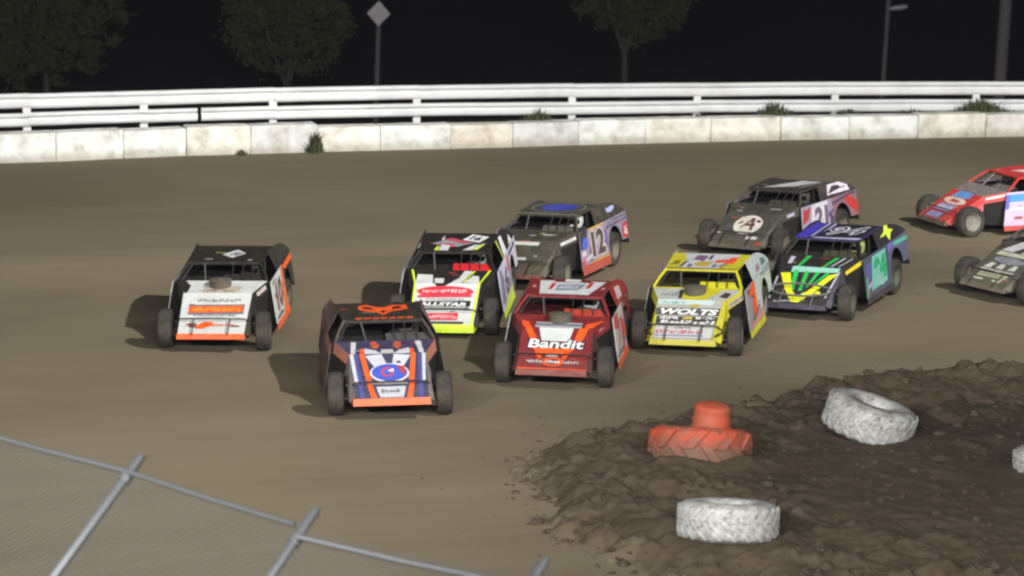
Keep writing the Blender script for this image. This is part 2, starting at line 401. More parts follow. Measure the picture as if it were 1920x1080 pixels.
# ------------------------------------------------------------------ weeds on the wall
def weeds(x, y, z, rx, hgt, n, label):
    mb = MB(); rr = random.Random(int(x*10)); c = Vector((x, y, z))
    tdir = Vector((-math.sin(th_of(x, y)+math.pi), math.cos(th_of(x, y)+math.pi), 0))
    for k in range(n):
        b = tdir*max(-rx, min(rx, rr.gauss(0, rx*.42))) + Vector((0, rr.uniform(-.12, .12), 0)); h = hgt*rr.uniform(.4, 1)*max(.3, 1-abs(b.length)/rx/1.3)
        a = rr.uniform(0, 6.3); lean = Vector((math.cos(a), math.sin(a), 0))*h*rr.uniform(.1, .55); w = Vector((-math.sin(a), math.cos(a), 0))*rr.uniform(.012, .03)
        p0, p1, p2 = b, b+lean*.4+Vector((0, 0, h*.65)), b+lean+Vector((0, 0, h))
        mb.add([p0-w*.6, p0+w*.6, p1+w, p1-w, p2], [(0, 1, 2, 3), (3, 2, 4)])
    o = mb.build('weed_clump', M['weed'], None, False, False); o.location = c
    return tag(o, label, 'weeds', 'weeds along the outer wall')
weeds(-5.15, 67.50, -.02, .26, .72, 200, 'dark green weed growing at the foot of the block wall')
weeds(-7.0, 66.86, -.02, .2, .22, 60, 'small tuft of weeds at a joint of the block wall')
weeds(.62, 70.0, .46, .7, .55, 240, 'weed clump between wall top and lower rail above a stained grey block')
weeds(5.0, 71.3, .46, .42, .34, 170, 'low weed tuft sprouting on the wall top beside a rail post')
weeds(7.1, 72.0, .46, .8, .62, 300, 'tallest pointed weed clump on the wall top in front of the rail')
weeds(9.2, 72.6, .46, .85, .36, 340, 'long low strip of weeds on the wall top')
weeds(11.0, 73.0, .46, .9, .36, 220, 'shaggy low weeds on the wall top beside the broad weed mound')
weeds(13.0, 73.5, .46, 1.3, .66, 420, 'broad weed mound on the wall top covering the lower rail')

# ------------------------------------------------------------------ trees, sign and poles in the dark beyond
def tree(loc, th, forks, crown, ncl, label):
    rr = random.Random(int(loc[0]*100)); root = empty('tree', loc); tag(root, label, 'tree', 'trees beyond the track')
    mb = MB(); top = Vector((0, 0, th)); mb.tube([(0, 0, -.1), (.05, 0, th*.5), top], [.22, .17, .14], 8)
    (cx_, cy_, cz_), (rx, ry, rz) = crown
    for k in range(forks):
        a = k*2*math.pi/forks+.3; e = Vector((cx_+rx*.5*math.cos(a), cy_+ry*.5*math.sin(a), cz_+rz*rr.uniform(-.1, .4)))
        mid = top.lerp(e, .5)+Vector((.15*math.cos(a), .15*math.sin(a), .15)); mb.tube([top-Vector((0, 0, .15)), mid, e], [.12, .08, .03], 6)
        for q in range(4):
            e2 = mid.lerp(e, rr.random())+Vector((rr.uniform(-1, 1), rr.uniform(-1, 1), rr.uniform(-.2, 1))); mb.tube([mid.lerp(e, q/5), e2], [.04, .012], 5)
    mb.build('trunk', M['bark'], root, True)
    mb = MB()
    for k in range(ncl):
        u = Vector((rr.gauss(0, 1), rr.gauss(0, 1), rr.gauss(0, 1))).normalized()*(rr.random()**.45)
        c = Vector((cx_+u.x*rx, cy_+u.y*ry, cz_+u.z*rz)); cr = rr.uniform(.25, .6)
        for q in range(60):
            p = c+Vector((rr.gauss(0, .5), rr.gauss(0, .5), rr.gauss(0, .4)))*cr; s_ = rr.uniform(.08, .17)
            a = Vector((rr.gauss(0, 1), rr.gauss(0, 1), rr.gauss(0, 1))).normalized(); b = a.orthogonal().normalized()
            mb.add([p-a*s_, p+b*s_*.55, p+a*s_, p-b*s_*.55], [(0, 1, 2, 3)])
    mb.build('crown', M['leaf'], root, False, False)
tree((-23.3, 130, -6.8), 1.4, 5, ((-.2, 0, 5.3), (4.5, 4.0, 4.9)), 420, 'wide dark leafy tree with low crown brushing the guardrail')
tree((-11.0, 126, -6.8), 1.3, 4, ((.1, 0, 5.4), (3.1, 2.8, 3.6)), 260, 'dark leafy tree with forked trunk near the diamond sign')
tree((5.25, 128, -6.8), 3.0, 4, ((.2, 0, 6.7), (3.1, 2.8, 3.4)), 230, 'dark tree with a tall bare trunk below its crown')
def upright(name, loc, h, r, mat, label, cat):
    root = empty(name, loc); root.rotation_euler = (0, R(1.1), 0); tag(root, label, cat)
    MB().tube([(0, 0, -.3), (0, 0, h*.5), (0, 0, h)], [r, r*.95, r*.88], 12).build('pole', mat, root, True); return root
s = upright('road_sign', (-6.0, 112, -6.8), 6.5, .12, M['wood'], 'diamond shaped road sign on a thin post beyond the rail', 'sign')
mb = MB(); mb.slab([(-.50, -.15, 6.2), (0, -.15, 5.66), (.50, -.15, 6.2), (0, -.15, 6.74)], .03); mb.build('sign_plate', M['signback'], s)
s = upright('street_lamp', (16.0, 115, -6.8), 7.2, .11, M['wood'], 'unlit street lamp with pale head on a slim post', 'street lamp')
MB().tube([(0, 0, 6.45), (.12, -.05, 6.52), (.2, -.05, 6.56)], .035, 8).build('arm', M['wood'], s, True)
mb = MB(); mb.lathe([(0, -.34), (.06, -.32), (.11, -.15), (.12, .1), (.1, .28), (0, .33)], 12, 'y'); 
mb.v = [(y*1.25+.45, x*1.2-.06, z*1.1+6.62+y*.2) for x, y, z in mb.v]; mb.build('lamp_head', M['signback'], s, True)
s = upright('utility_pole', (19.8, 108, -6.8), 14, .27, M['wood'], 'thick grey wooden utility pole behind the guardrail', 'pole')
MB().box((0, -.26, 13.3), (2.2, .1, .12)).build('crossarm', M['wood'], s)
for q in (-.95, -.4, .4, .95): MB().lathe([(.0, 0), (.05, 0), (.06, .06), (.035, .1), (0, .14)], 10, 'z', (q, -.26, 13.36)).build('insulator', M['signback'], s, True)

# ------------------------------------------------------------------ painted tractor tyres on the infield
def tractor_tyre(loc, rot, Ro, Wd, Ri, mat, nl, lugd, label, grp, ang=40):
    root = empty('tractor_tyre', loc); root.rotation_euler = rot; tag(root, label, 'tyre', grp)
    h = Wd/2; sh = .06
    prof = [(Ri, .03), (Ri-.01, .10), (Ri+.06, .135), (Ri+.14, .145), (Ro-.16, h), (Ro-.05, h-.01), (Ro, h-.06)]
    prof = [(Ri, -.06)]+[(r, z if i > 1 else z) for i, (r, z) in enumerate([(Ri, .06), (Ri+.03, h*.72), (Ri+.10, h*.96), (Ro-.15, h), (Ro-.06, h-.015), (Ro, h-.07), (Ro+.012, 0)])]
    low = [(r, -z) for r, z in reversed(prof[1:-1])]
    mb = MB(); mb.lathe(prof[1:]+low, 48, 'z', (0, 0, h), True)
    for v_i, v in enumerate(mb.v):
        k = 1+.02*noise.noise(Vector(v)*2.5+Vector((loc[0], 0, 0))); mb.v[v_i] = (v[0]*k, v[1]*k, v[2])
    mb.build('carcass', mat, root, True)
    mats = []
    for sgn in (1, -1):
        lb = MB(); n = 5; w = .045 if nl > 12 else .085
        for i in range(n+1):
            t = i/n; z = h+sgn*(t*(h-.025)-.03); a = sgn*0+t*(h/ Ro)*math.tan(R(ang)); da = w/Ro
            rr_ = Ro+lugd*(1 if t < .9 else .8)
            for aa, r_ in ((a-da, Ro-.04), (a-da*.8, rr_), (a+da*.8, rr_), (a+da, Ro-.04)):
                lb.v.append((r_*math.cos(aa), r_*math.sin(aa), z))
        for i in range(n): lb.f += [(i*4+k, i*4+k+1, i*4+k+5, i*4+k+4) for k in range(3)]
        lb.f += [(0, 1, 2, 3), (n*4+3, n*4+2, n*4+1, n*4)]
        mats.append(lb.mesh('tread_lug', mat))
    for k in range(nl):
        for q in (0, 1):
            o = link('tread_lug', mats[q], root); o.rotation_euler = (0, 0, 2*math.pi*(k+.5*q)/nl)
    return root
GT = 'painted tyres marking the infield berm'
tractor_tyre((2.84, 32.72, .23), (R(-11), R(1), 0), .64, .52, .26, M['white_tyre'], 22, .022, 'white tractor tyre lying flat at the near end of the berm', GT)
tractor_tyre((5.28, 38.05, .29), (R(1), R(15), 0), .66, .56, .22, M['white_tyre'], 22, .026, 'white tractor tyre lying tilted with a dark slit showing in its hole', GT)
tractor_tyre((7.80, 36.2, .26), (R(-4), R(-3), 0), .60, .40, .30, M['white_tyre'], 20, .035, 'clean white tyre lying alone on the bare side of the berm', GT)
tractor_tyre((2.74, 36.70, .15), (R(-14), R(2), 0), .70, .56, .36, M['orange_tyre'], 10, .055, 'orange painted tractor tyre with deep lugs half sunk in dirt', GT, 35)
mb = MB(); pr = []
for k in range(13):
    z = .68*k/12; pr.append((.325-.075*k/12+(.012 if k % 3 == 0 else 0), z))
mb.lathe([(0, 0)]+pr+[(.235, .71), (.20, .725), (.07, .73), (0, .73)], 28, 'z')
root = empty('traffic_barrel', (2.88, 36.80, .32)); root.rotation_euler = (R(2), R(3), 0); tag(root, 'orange plastic barrel standing inside the orange tractor tyre', 'barrel')
mb.build('shell', M['orange_plastic'], root, True)
MB().lathe([(.34, .0), (.36, .02), (.36, .05), (.32, .06)], 28, 'z').build('base_flange', M['orange_plastic'], root, True)
# dirt heaped against the orange tyre is part of the berm; a few big clods hide its foot
# ------------------------------------------------------------------ catch fence beside the camera
def lerp3(a, b, t): return Vector(a).lerp(Vector(b), t)
fd = Vector((.778, -.628, 0)); fo = Vector((.628, .778, 0)); arm = fo*math.sin(R(50))+Vector((0, 0, 1))*math.cos(R(50))
TIP = [Vector((-6.6, 24.5, 4.2)), Vector((-4.80, 23.1, 4.2)), Vector((-3.11, 21.72, 4.2)), Vector((-1.51, 20.2, 4.2)), Vector((.30, 18.97, 4.2)), Vector((2.05, 17.6, 4.2))]
fr = empty('catch_fence', (TIP[2]-arm*1.5-Vector((0, 0, (TIP[2]-arm*1.5).z)))); tag(fr, 'chain link catch fence with galvanised arms leaning over the track edge', 'fence')
fi_ = Matrix.Translation(-Vector(fr.location))
def fpart(mb, name, mat, smooth=True, kind=None):
    o = mb.build(name, mat, fr, smooth, False); o.matrix_local = fi_
    if kind: o['kind'] = kind
    return o
for i, T in enumerate(TIP):
    B = T-arm*1.5
    mb = MB(); mb.tube([T, T-arm*.05, B+arm*.12, B+arm*.02-Vector((0, 0, .06)), B-Vector((0, 0, .25)), (B.x, B.y, -.2)], [.029, .041, .041, .043, .045, .045], 12); fpart(mb, 'post', M['galv'])
    q = T-arm*(.27 if i != 3 else .33); mb = MB(); mb.tube([q-arm*.04, q+arm*.04], .055, 12); fpart(mb, 'clamp', M['galv'])
rails = []
for i in range(len(TIP)-1):
    a = TIP[i]-arm*.22; b = TIP[i+1]-arm*.22
    if i == 3: a = a-arm*.10+fd*.03; b = b-arm*.08
    if i == 2: b = b-fd*.06
    up = (arm.cross(fd)).normalized()*.045
    if up.z < 0: up = -up
    mb = MB(); mb.tube([a+up, a.lerp(b, .5)+up-Vector((0, 0, .012)), b+up], .023, 10); fpart(mb, 'top_rail', M['galv'])
    # chain link: straight runs of both diagonals on the arm plane, then on the upright below
    A0, B0 = TIP[i]-arm*.22, TIP[i+1]-arm*.22; L = (B0-A0).length; e = (B0-A0)/L
    for dn, Hh, st in ((-arm, 1.28, 0), (Vector((0, 0, -1)), 2.6, 1.28)):
        mb = MB(); O = A0-arm*st; sp = .085
        k = -int(Hh/sp)-1
        while k*sp < L+Hh:
            for sgn in (1, -1):
                # line s = k*sp + sgn*t
                t0, t1 = 0, Hh; s0 = k*sp if sgn == 1 else k*sp
                def cl(t): return s0+sgn*t
                lo_t, hi_t = t0, t1
                if sgn == 1: lo_t = max(lo_t, -s0); hi_t = min(hi_t, L-s0)
                else: lo_t = max(lo_t, s0-L); hi_t = min(hi_t, s0)
                if hi_t-lo_t > .02: mb.tube([O+e*cl(lo_t)+dn*lo_t, O+e*cl(hi_t)+dn*hi_t], .0023, 4)
            k += 1
        fpart(mb, 'chain_link_mesh', M['wire'], False, 'stuff')

# ================================================================== dirt modified race cars
class Fr:
    def __init__(s, a, b, c, d):
        s.a, s.b, s.c, s.d = map(Vector, (a, b, c, d)); s.n = (s.b-s.a).cross(s.c-s.a).normalized()
    def P(s, u, v, off=0):
        return (s.a*(1-u)+s.b*u)*(1-v)+(s.c*(1-u)+s.d*u)*v+s.n*off
    def aspect(s):   # width over height
        return ((s.b-s.a).length+(s.d-s.c).length)/((s.c-s.a).length+(s.d-s.b).length)
def mir(p): return (p[0], -p[1], p[2])
def lr(a, b, c, d): return {'L': Fr(a, b, c, d), 'R': Fr(mir(b), mir(a), mir(d), mir(c))}
F_NOSE = Fr((1.85, -.57, .30), (1.85, .57, .30), (.95, -.60, .82), (.95, .60, .82))
F_HOOD = Fr((.95, -.60, .82), (.95, .60, .82), (.42, -.80, .93), (.42, .80, .93))
F_ROOF = Fr((.07, -.64, 1.20), (.07, .64, 1.20), (-1.10, -.71, 1.265), (-1.10, .71, 1.265))
F_DOOR = lr((.62, .985, .20), (-.95, .985, .20), (.50, .865, .925), (-.95, .865, .945))
F_QUART = lr((-.955, .985, .20), (-2.2, .96, .20), (-.955, .865, .945), (-2.2, .855, .98))
F_SAIL = lr((-.40, .862, .94), (-2.2, .852, .982), (-.40, .672, 1.225), (-2.2, .76, 1.31))
F_BAND = lr((.95, .64, .66), (.42, .84, .76), (.95, .606, .82), (.42, .806, .93))
FRAMES = {'nose': F_NOSE, 'hood': F_HOOD, 'roof': F_ROOF}
for s_ in 'LR':
    FRAMES['door'+s_] = F_DOOR[s_]; FRAMES['quart'+s_] = F_QUART[s_]; FRAMES['sail'+s_] = F_SAIL[s_]; FRAMES['band'+s_] = F_BAND[s_]
RECT = [(0, 0), (1, 0), (1, 1), (0, 1)]
ARCH = [(0, 0), (.01, 0)]+[(.36+.344*math.cos(R(a)), .21+.57*math.sin(R(a))) for a in range(200, 9, -19)]+[(1, .30), (1, 1), (0, 1)]
SAIL = [(.02, 0), (1, 0), (1, .05), (.86, .46), (.70, .76), (.55, .93), (.40, 1.0), (.12, 1.0)]
def mpoly(pl, s_): return pl if s_ == 'L' else [(1-u, v) for u, v in reversed(pl)]

_txt = {}
def textmesh(body, off):
    k = (body, off)
    if k not in _txt:
        c = bpy.data.curves.new('t', 'FONT'); c.body = body; c.offset = off; c.resolution_u = 3; c.size = 1
        o = bpy.data.objects.new('t', c); COL.objects.link(o)
        me = bpy.data.meshes.new_from_object(o.evaluated_get(bpy.context.evaluated_depsgraph_get()))
        vs = [(v.co.x, v.co.y) for v in me.vertices]; fs = [tuple(p.vertices) for p in me.polygons]
        xs = [v[0] for v in vs]; ys = [v[1] for v in vs]
        bpy.data.objects.remove(o); bpy.data.curves.remove(c); bpy.data.meshes.remove(me)
        _txt[k] = (vs, fs, min(xs), max(xs), min(ys), max(ys))
    return _txt[k]
def glyph_rows(rr, u0, u1, v0, v1, n):
    """smeared sponsor lettering that cannot be read: slanted strokes of uneven width and height"""
    out = []; h = v1-v0; u = u0; w = (u1-u0)/n
    while u < u1-w*.3:
        t = w*rr.uniform(.16, .5); a = v0+h*rr.choice((0, 0, .1, .35)); b = v1-h*rr.choice((0, 0, .15, .4)); sl = w*.16
        out.append([(u, a), (u+t, a), (u+t+sl, b), (u+sl, b)])
        if rr.random() < .55: out.append([(u+t*.8, a), (u+t+w*.3, a), (u+t+w*.3, a+h*.22), (u+t*.8, a+h*.22)])
        u += t+w*rr.uniform(.10, .34)
    return out
def ell(cu, cv, ru, rv, n=28): return [(cu+ru*math.cos(2*math.pi*k/n), cv+rv*math.sin(2*math.pi*k/n)) for k in range(n)]

def torus_pts(c, r, n, ax): return [Vector(c)+Vector(ax[0])*r*math.cos(2*math.pi*k/n)+Vector(ax[1])*r*math.sin(2*math.pi*k/n) for k in range(n)]
_cm = {}
def common(key, fn, mat, smooth=False):
    k = (key, mat.name)
    if k not in _cm:
        mb = MB(); fn(mb); _cm[k] = mb.mesh(key, mat, smooth)
    return _cm[k]
def wheel_mesh(Rr, Wd):
    h = Wd/2
    p = [(.195, h*.72), (.20, h*.86), (.24, h*.99), (Rr-.07, h*1.02), (Rr-.025, h*.93), (Rr-.004, h*.74), (Rr, h*.3), (Rr, 0)]
    return p+[(r, -z) for r, z in reversed(p[:-1])]
def rim_prof(Wd):
    h = Wd/2; o = [(.0, h*.35), (.05, h*.38), (.055, h*.25), (.10, h*.20), (.165, h*.45), (.185, h*.80), (.205, h*.90), (.205, h*.80)]
    return o+[(r, -z) for r, z in reversed(o)]

def make_car(sp):
    dust = sp.get('dust', .12)*.82; pt = lambda c: paint(c, dust)
    rr = random.Random(sp['seed'])
    root = empty('race_car', (sp['pos'][0], sp['pos'][1], 0), R(sp['yaw']))
    tag(root, sp['label'], 'race car', 'modified race cars on the clay track')
    T = Matrix.Translation((0, 0, .4+sp.get('lift', .015))) @ Matrix.Rotation(R(sp.get('pitch', 0)), 4, 'Y') @ Matrix.Rotation(R(sp.get('roll', 0)), 4, 'X') @ Matrix.Translation((0, 0, -.4))
    def part(name, mesh):
        o = link(name, mesh, root); o.matrix_local = T; return o
    P = {}
    def panel(key, name, frame, poly, col, th=.010):
        mb = MB(); mb.slab([frame.P(u, v) for u, v in poly], th); P[key] = part(name, mb.mesh(name, pt(col)))
    panel('nose', 'nose_panel', F_NOSE, RECT, sp['nose'])
    panel('hood', 'hood', F_HOOD, RECT, sp['hood'])
    panel('roof', 'roof', F_ROOF, RECT, sp['roof'], .035)
    for s_ in 'LR':
        panel('door'+s_, 'side_panel', F_DOOR[s_], RECT, sp['door'+('R' if s_ == 'R' and 'doorR' in sp else '')])
        panel('quart'+s_, 'quarter_panel', F_QUART[s_], mpoly(ARCH, s_), sp['quarter'])
        panel('sail'+s_, 'sail_panel', F_SAIL[s_], mpoly(SAIL, s_), sp['sail'])
        panel('band'+s_, 'fender_band', F_BAND[s_], RECT, sp['band'])
        m = (lambda p: p) if s_ == 'L' else mir
        rk = [(.62, .987, .20), (.62, 1.005, .095), (-.95, 1.005, .095), (-.95, .987, .20)]
        mb = MB(); mb.slab([m(p) for p in rk], .012 if s_ == 'R' else -.012); part('rocker_skirt', mb.mesh('rocker_skirt', pt(sp['rocker'])))
        mb = MB(); mb.slab([m(p) for p in [(1.85, .572, .30), (1.80, .66, .24), (.98, .69, .50), (.95, .642, .66), (.95, .603, .82)]], .008 if s_ == 'L' else -.008)
        part('nose_flank', mb.mesh('nose_flank', pt(sp['flank'])))
        def inner(b):
            b.slab([m(p) for p in [(.95, .632, .66), (1.15, .46, .18), (.42, .80, .18), (.42, .832, .76)]], .006)
            b.slab([m(p) for p in [(.415, .80, .18), (.60, .972, .19), (.49, .856, .925), (.415, .80, .925)]], .006)
        part('inner_fender', common('inner_fender'+s_, inner, M['dark']))
        mb = MB(); mb.tube([m(p) for p in [(.43, .79, .93), (.24, .715, 1.07), (.05, .625, 1.19)]], .026, 6); part('pillar', mb.mesh('pillar', pt(sp['pillar']), True))
    sw = sp.get('skw', .58)
    mb = MB(); z0 = sp.get('skz', .215)
    mb.slab([(1.905, -sw, z0), (1.905, sw, z0), (1.855, sw-.008, .303), (1.855, -sw+.008, .303)], .012)
    for q in (1, -1):
        mb.slab([(1.905, q*sw, z0), (1.50, q*(sw+.03), z0), (1.50, q*(sw+.03), .33), (1.855, q*(sw-.006), .303)], .008)
    part('nose_skirt', mb.mesh('nose_skirt', pt(sp['skirt'])))
    # front bumper bars standing off the nose
    mb = MB(); bp = lambda u, v, o=.06: F_NOSE.P(u, v, o)
    if sp.get('bumper') == 'oval':
        mb.tube([bp(.5+.52*math.cos(a*math.pi/14), .30+.16*math.sin(a*math.pi/14), .08) for a in range(28)], .019, 8, True)
    else:
        mb.tube([bp(-.02, .30, .0), bp(.02, .30), bp(.5, .31), bp(.98, .30), bp(1.02, .30, .0)], .013, 8)
        if sp.get('bumper') == 'arrow':
            mb.tube([bp(.02, .30), bp(-.10, .17, .05), bp(.02, .05)], .017, 8); mb.tube([bp(.98, .30), bp(1.10, .17, .05), bp(.98, .05)], .017, 8)
    if sp.get('bumper') != 'bar':
        for u in (.22, .76): mb.tube([bp(u, .31), bp(u, .05), bp(u, -.06, .03)], .011, 8)
    part('front_bumper', mb.mesh('front_bumper', pt(sp['bumpcol']) if 'bumpcol' in sp else M['black'], True))
    # cockpit
    part('firewall', common('firewall', lambda b: b.box((.395, 0, .55), (.012, 1.62, .74)), M['dark']))
    inn = M['dark'] if sp['inside'] == BLK else paint(tuple(v*.7 for v in sp['inside']), .05)
    def deck(b):
        b.slab([(.40, -.83, .90), (.40, .02, .90), (-.82, .02, .90), (-.82, .83, .90), (-2.18, .83, .93), (-2.18, -.83, .93)], .01)
    part('interior_deck', common('interior_deck', deck, inn))
    part('rear_panel', common('rear_panel', lambda b: b.slab([(-1.16, -.71, .92), (-1.16, .71, .92), (-1.08, .66, 1.215), (-1.08, -.66, 1.215)], .01), M['dark']))
    part('tail_panel', common('tail_panel', lambda b: b.slab([(-2.19, -.94, .32), (-2.19, .94, .32), (-2.19, .85, .965), (-2.19, -.85, .965)], .01), M['dark']))
    part('dash_panel', common('dash_panel', lambda b: b.slab([(.39, .02, .925), (.39, .74, .925), (.20, .72, 1.005), (.20, .02, 1.005)], .012), pt(sp['dash'])))
    part('chassis_floor', common('chassis_floor', lambda b: (b.box((-.15, 0, .15), (3.5, .98, .03)), b.box((-.5, 0, .16), (1.1, 1.7, .03))), M['dark']))
    def engine(b):
        b.box((.85, 0, .45), (.7, .42, .45)); b.box((.85, .26, .55), (.6, .14, .16)); b.box((.85, -.26, .55), (.6, .14, .16)); b.tube([(1.28, -.3, .5), (1.32, 0, .52), (1.28, .3, .5)], .05, 8)
    part('engine', common('engine', engine, M['black']))
    def cage(b):
        for q in (1, -1):
            b.tube([(.38, q*.74, .9), (.04, q*.58, 1.155), (-.62, q*.60, 1.175), (-.68, q*.64, .2)], .022, 8)
            b.tube([(-.64, q*.60, 1.16), (-1.5, q*.5, .92)], .020, 8)
        b.tube([(.04, -.58, 1.155), (.04, .58, 1.155)], .022, 8); b.tube([(-.62, -.60, 1.175), (-.62, .60, 1.175)], .022, 8)
        b.tube([(-.66, -.62, .95), (-.62, .60, 1.15)], .018, 8)
    part('roll_cage', common('roll_cage', cage, M['black'], True))
    for y in (.16, .34, .52):
        part('windshield_bar', common('windshield_bar%d' % int(y*100), lambda b: b.tube([(.38, y, .94), (.06, y*.97, 1.16)], .009, 6), M['black'], True))
    part('windshield_brace', common('windshield_brace', lambda b: b.tube([(.40, -.30, .925), (.07, -.36, 1.165)], .015, 8), M['steel'], True))
    def seat(b):
        b.box((-.50, .38, .36), (.46, .46, .08)); b.box((-.74, .38, .70), (.07, .46, .66), Matrix.Rotation(R(-8), 3, 'Y'))
        for q in (-.235, .235): b.box((-.62, .38+q, .60), (.30, .03, .42))
        b.box((-.78, .38, 1.06), (.05, .26, .14))
    part('seat', common('seat', seat, M['dark']))
    def swheel(b):
        b.tube(torus_pts((.02, .38, .86), .165, 20, ((0, 1, 0), (.45, 0, .9))), .014, 6, True)
        for a in (90, 210, 330): b.tube([(.02, .38, .86), Vector((.02, .38, .86))+Vector((0, 1, 0))*.16*math.cos(R(a))+Vector((.45, 0, .9))*.16*math.sin(R(a))], .011, 6)
        b.tube([(.02, .38, .86), (.38, .36, .70)], .014, 6)
    part('steering_wheel', common('steering_wheel', swheel, M['black'], True))
    if sp.get('scoop'):
        part('air_cleaner', common('air_cleaner', lambda b: b.lathe([(0, .865), (.19, .865), (.19, .97), (.20, .975), (.20, .995), (.17, 1.005), (.03, 1.01), (0, 1.03)], 28, 'z', (.62, sp.get('scy', 0), 0)), M['filt'], True))
    def rb_(b): b.tube([(-2.2, -.55, .45), (-2.34, -.5, .45), (-2.34, .5, .45), (-2.2, .55, .45)], .022, 8)
    part('rear_bumper', common('rear_bumper', rb_, M['black'], True))
    # wheels and suspension stay on the ground plane
    st = R(sp.get('steer', 0))
    for fx, q in ((1.40, 1), (1.40, -1), (-1.40, 1), (-1.40, -1)):
        Rr, Wd = (.340, .25) if fx > 0 else (.355, .29)
        tm = common('tyre%d' % (fx > 0), lambda b: b.lathe(wheel_mesh(Rr, Wd), 40, 'y', (0, 0, 0), True), M['tyre'], True)
        rm = common('rim%d' % (fx > 0), lambda b: b.lathe(rim_prof(Wd), 28, 'y'), pt(sp.get('rimc', (90, 88, 84))), True)
        o = link('tyre', tm, root); o.location = (fx, q*(.845 if fx > 0 else .80), Rr-.006)
        o.rotation_euler = (R(sp.get('camber', 3))*(1 if fx > 0 else 0), 0, st if fx > 0 else 0); link('rim', rm, o)
        if fx > 0:
            def arm_(b):
                b.tube([(1.12, q*.33, .26), (1.40, q*.72, .25), (1.52, q*.33, .27)], .018, 8); b.tube([(1.20, q*.38, .50), (1.40, q*.68, .46), (1.48, q*.38, .50)], .014, 8)
            link('suspension_arm', common('suspension_arm%d' % q, arm_, M['steel'], True), root)
            link('shock_absorber', common('shock_absorber%d' % q, lambda b: (b.tube([(1.22, q*.47, .56), (1.30, q*.56, .44)], .035, 10), b.tube([(1.30, q*.56, .44), (1.37, q*.66, .30)], .02, 10)), M['black'], True), root)
    # livery: painted shapes and lettering laid on the panels
    layer = {}
    for d in sp['decals']:
        pk, kind, col = d[0], d[1], d[2]; f = FRAMES[pk]; k = layer.get(pk, 0); layer[pk] = k+1
        off = .0025+.0011*k; polys = []; name = 'painted_mark'; mb = MB()
        if kind == 'poly': polys = [d[3]]
        elif kind == 'polys': polys = d[3]
        elif kind == 'ell': polys = [ell(*d[3])]; name = 'emblem'
        elif kind == 'ring':
            cu, cv, ru, rv, t = d[3]; o_ = ell(cu, cv, ru, rv); i_ = ell(cu, cv, ru-t, rv-t*rv/ru)
            polys = [[o_[j], o_[(j+1) % 28], i_[(j+1) % 28], i_[j]] for j in range(28)]; name = 'emblem'
        elif kind == 'rows': polys = glyph_rows(rr, *d[3]); name = 'lettering'
        elif kind == 'text':
            vs, fs, xa, xb, ya, yb = textmesh(d[3], d[6] if len(d) > 6 else .02); u0, u1, v0, v1 = d[4]; shr = d[5] if len(d) > 5 else 0
            mb.add([f.P(u0+(u1-u0)*(x-xa)/(xb-xa)+shr*(y-ya)/(yb-ya), v0+(v1-v0)*(y-ya)/(yb-ya), off) for x, y in vs], fs); name = 'lettering'
        elif kind == 'rtext':   # lettering turned in the panel: centre, half width vector, half height vector
            vs, fs, xa, xb, ya, yb = textmesh(d[3], d[5] if len(d) > 5 else .02); (cu, cv), (au, av), (bu, bv) = d[4]
            mb.add([f.P(cu+au*(2*(x-xa)/(xb-xa)-1)+bu*(2*(y-ya)/(yb-ya)-1), cv+av*(2*(x-xa)/(xb-xa)-1)+bv*(2*(y-ya)/(yb-ya)-1), off) for x, y in vs], fs); name = 'lettering'
        if kind == 'polys':
            for pl in polys: MB().add([f.P(u, v, off) for u, v in pl], [tuple(range(len(pl)))]).build(name, paint(col, dust*.8, .38), P[pk], False, False)
            continue
        for pl in polys: mb.add([f.P(u, v, off) for u, v in pl], [tuple(range(len(pl)))])
        mb.build(name, paint(col, dust*.8, .38), P[pk], False, False)
    # small sponsor stickers cluttering the panels
    for pk, n, (ua, ub, va, vb) in (('doorL', 7, (.04, .9, .06, .9)), ('nose', 5, (.05, .9, .05, .95)), ('hood', 4, (.1, .85, .1, .8)), ('roof', 3, (.06, .9, .1, .9)), ('quartL', 3, (.1, .9, .84, .96)), ('bandL', 1, (.1, .6, .3, .6))):
        f = FRAMES[pk]
        for q in range(n):
            cu, cv = rr.uniform(ua, ub), rr.uniform(va, vb); w, h = rr.uniform(.025, .07), rr.uniform(.012, .03)*(1.6 if pk in ('hood', 'doorL') else 1)
            col = rr.choice([(196, 196, 198), (60, 60, 64), (150, 150, 154), (168, 60, 54), (70, 84, 130), (190, 170, 90)]); sk = rr.uniform(-.02, .02)
            MB().add([f.P(u, v, .0018+.0003*q) for u, v in ((cu-w, cv-h), (cu+w, cv-h), (cu+w+sk, cv+h), (cu-w+sk, cv+h))], [(0, 1, 2, 3)]).build('sticker', paint(col, dust, .4), P[pk], False, False)
    return root

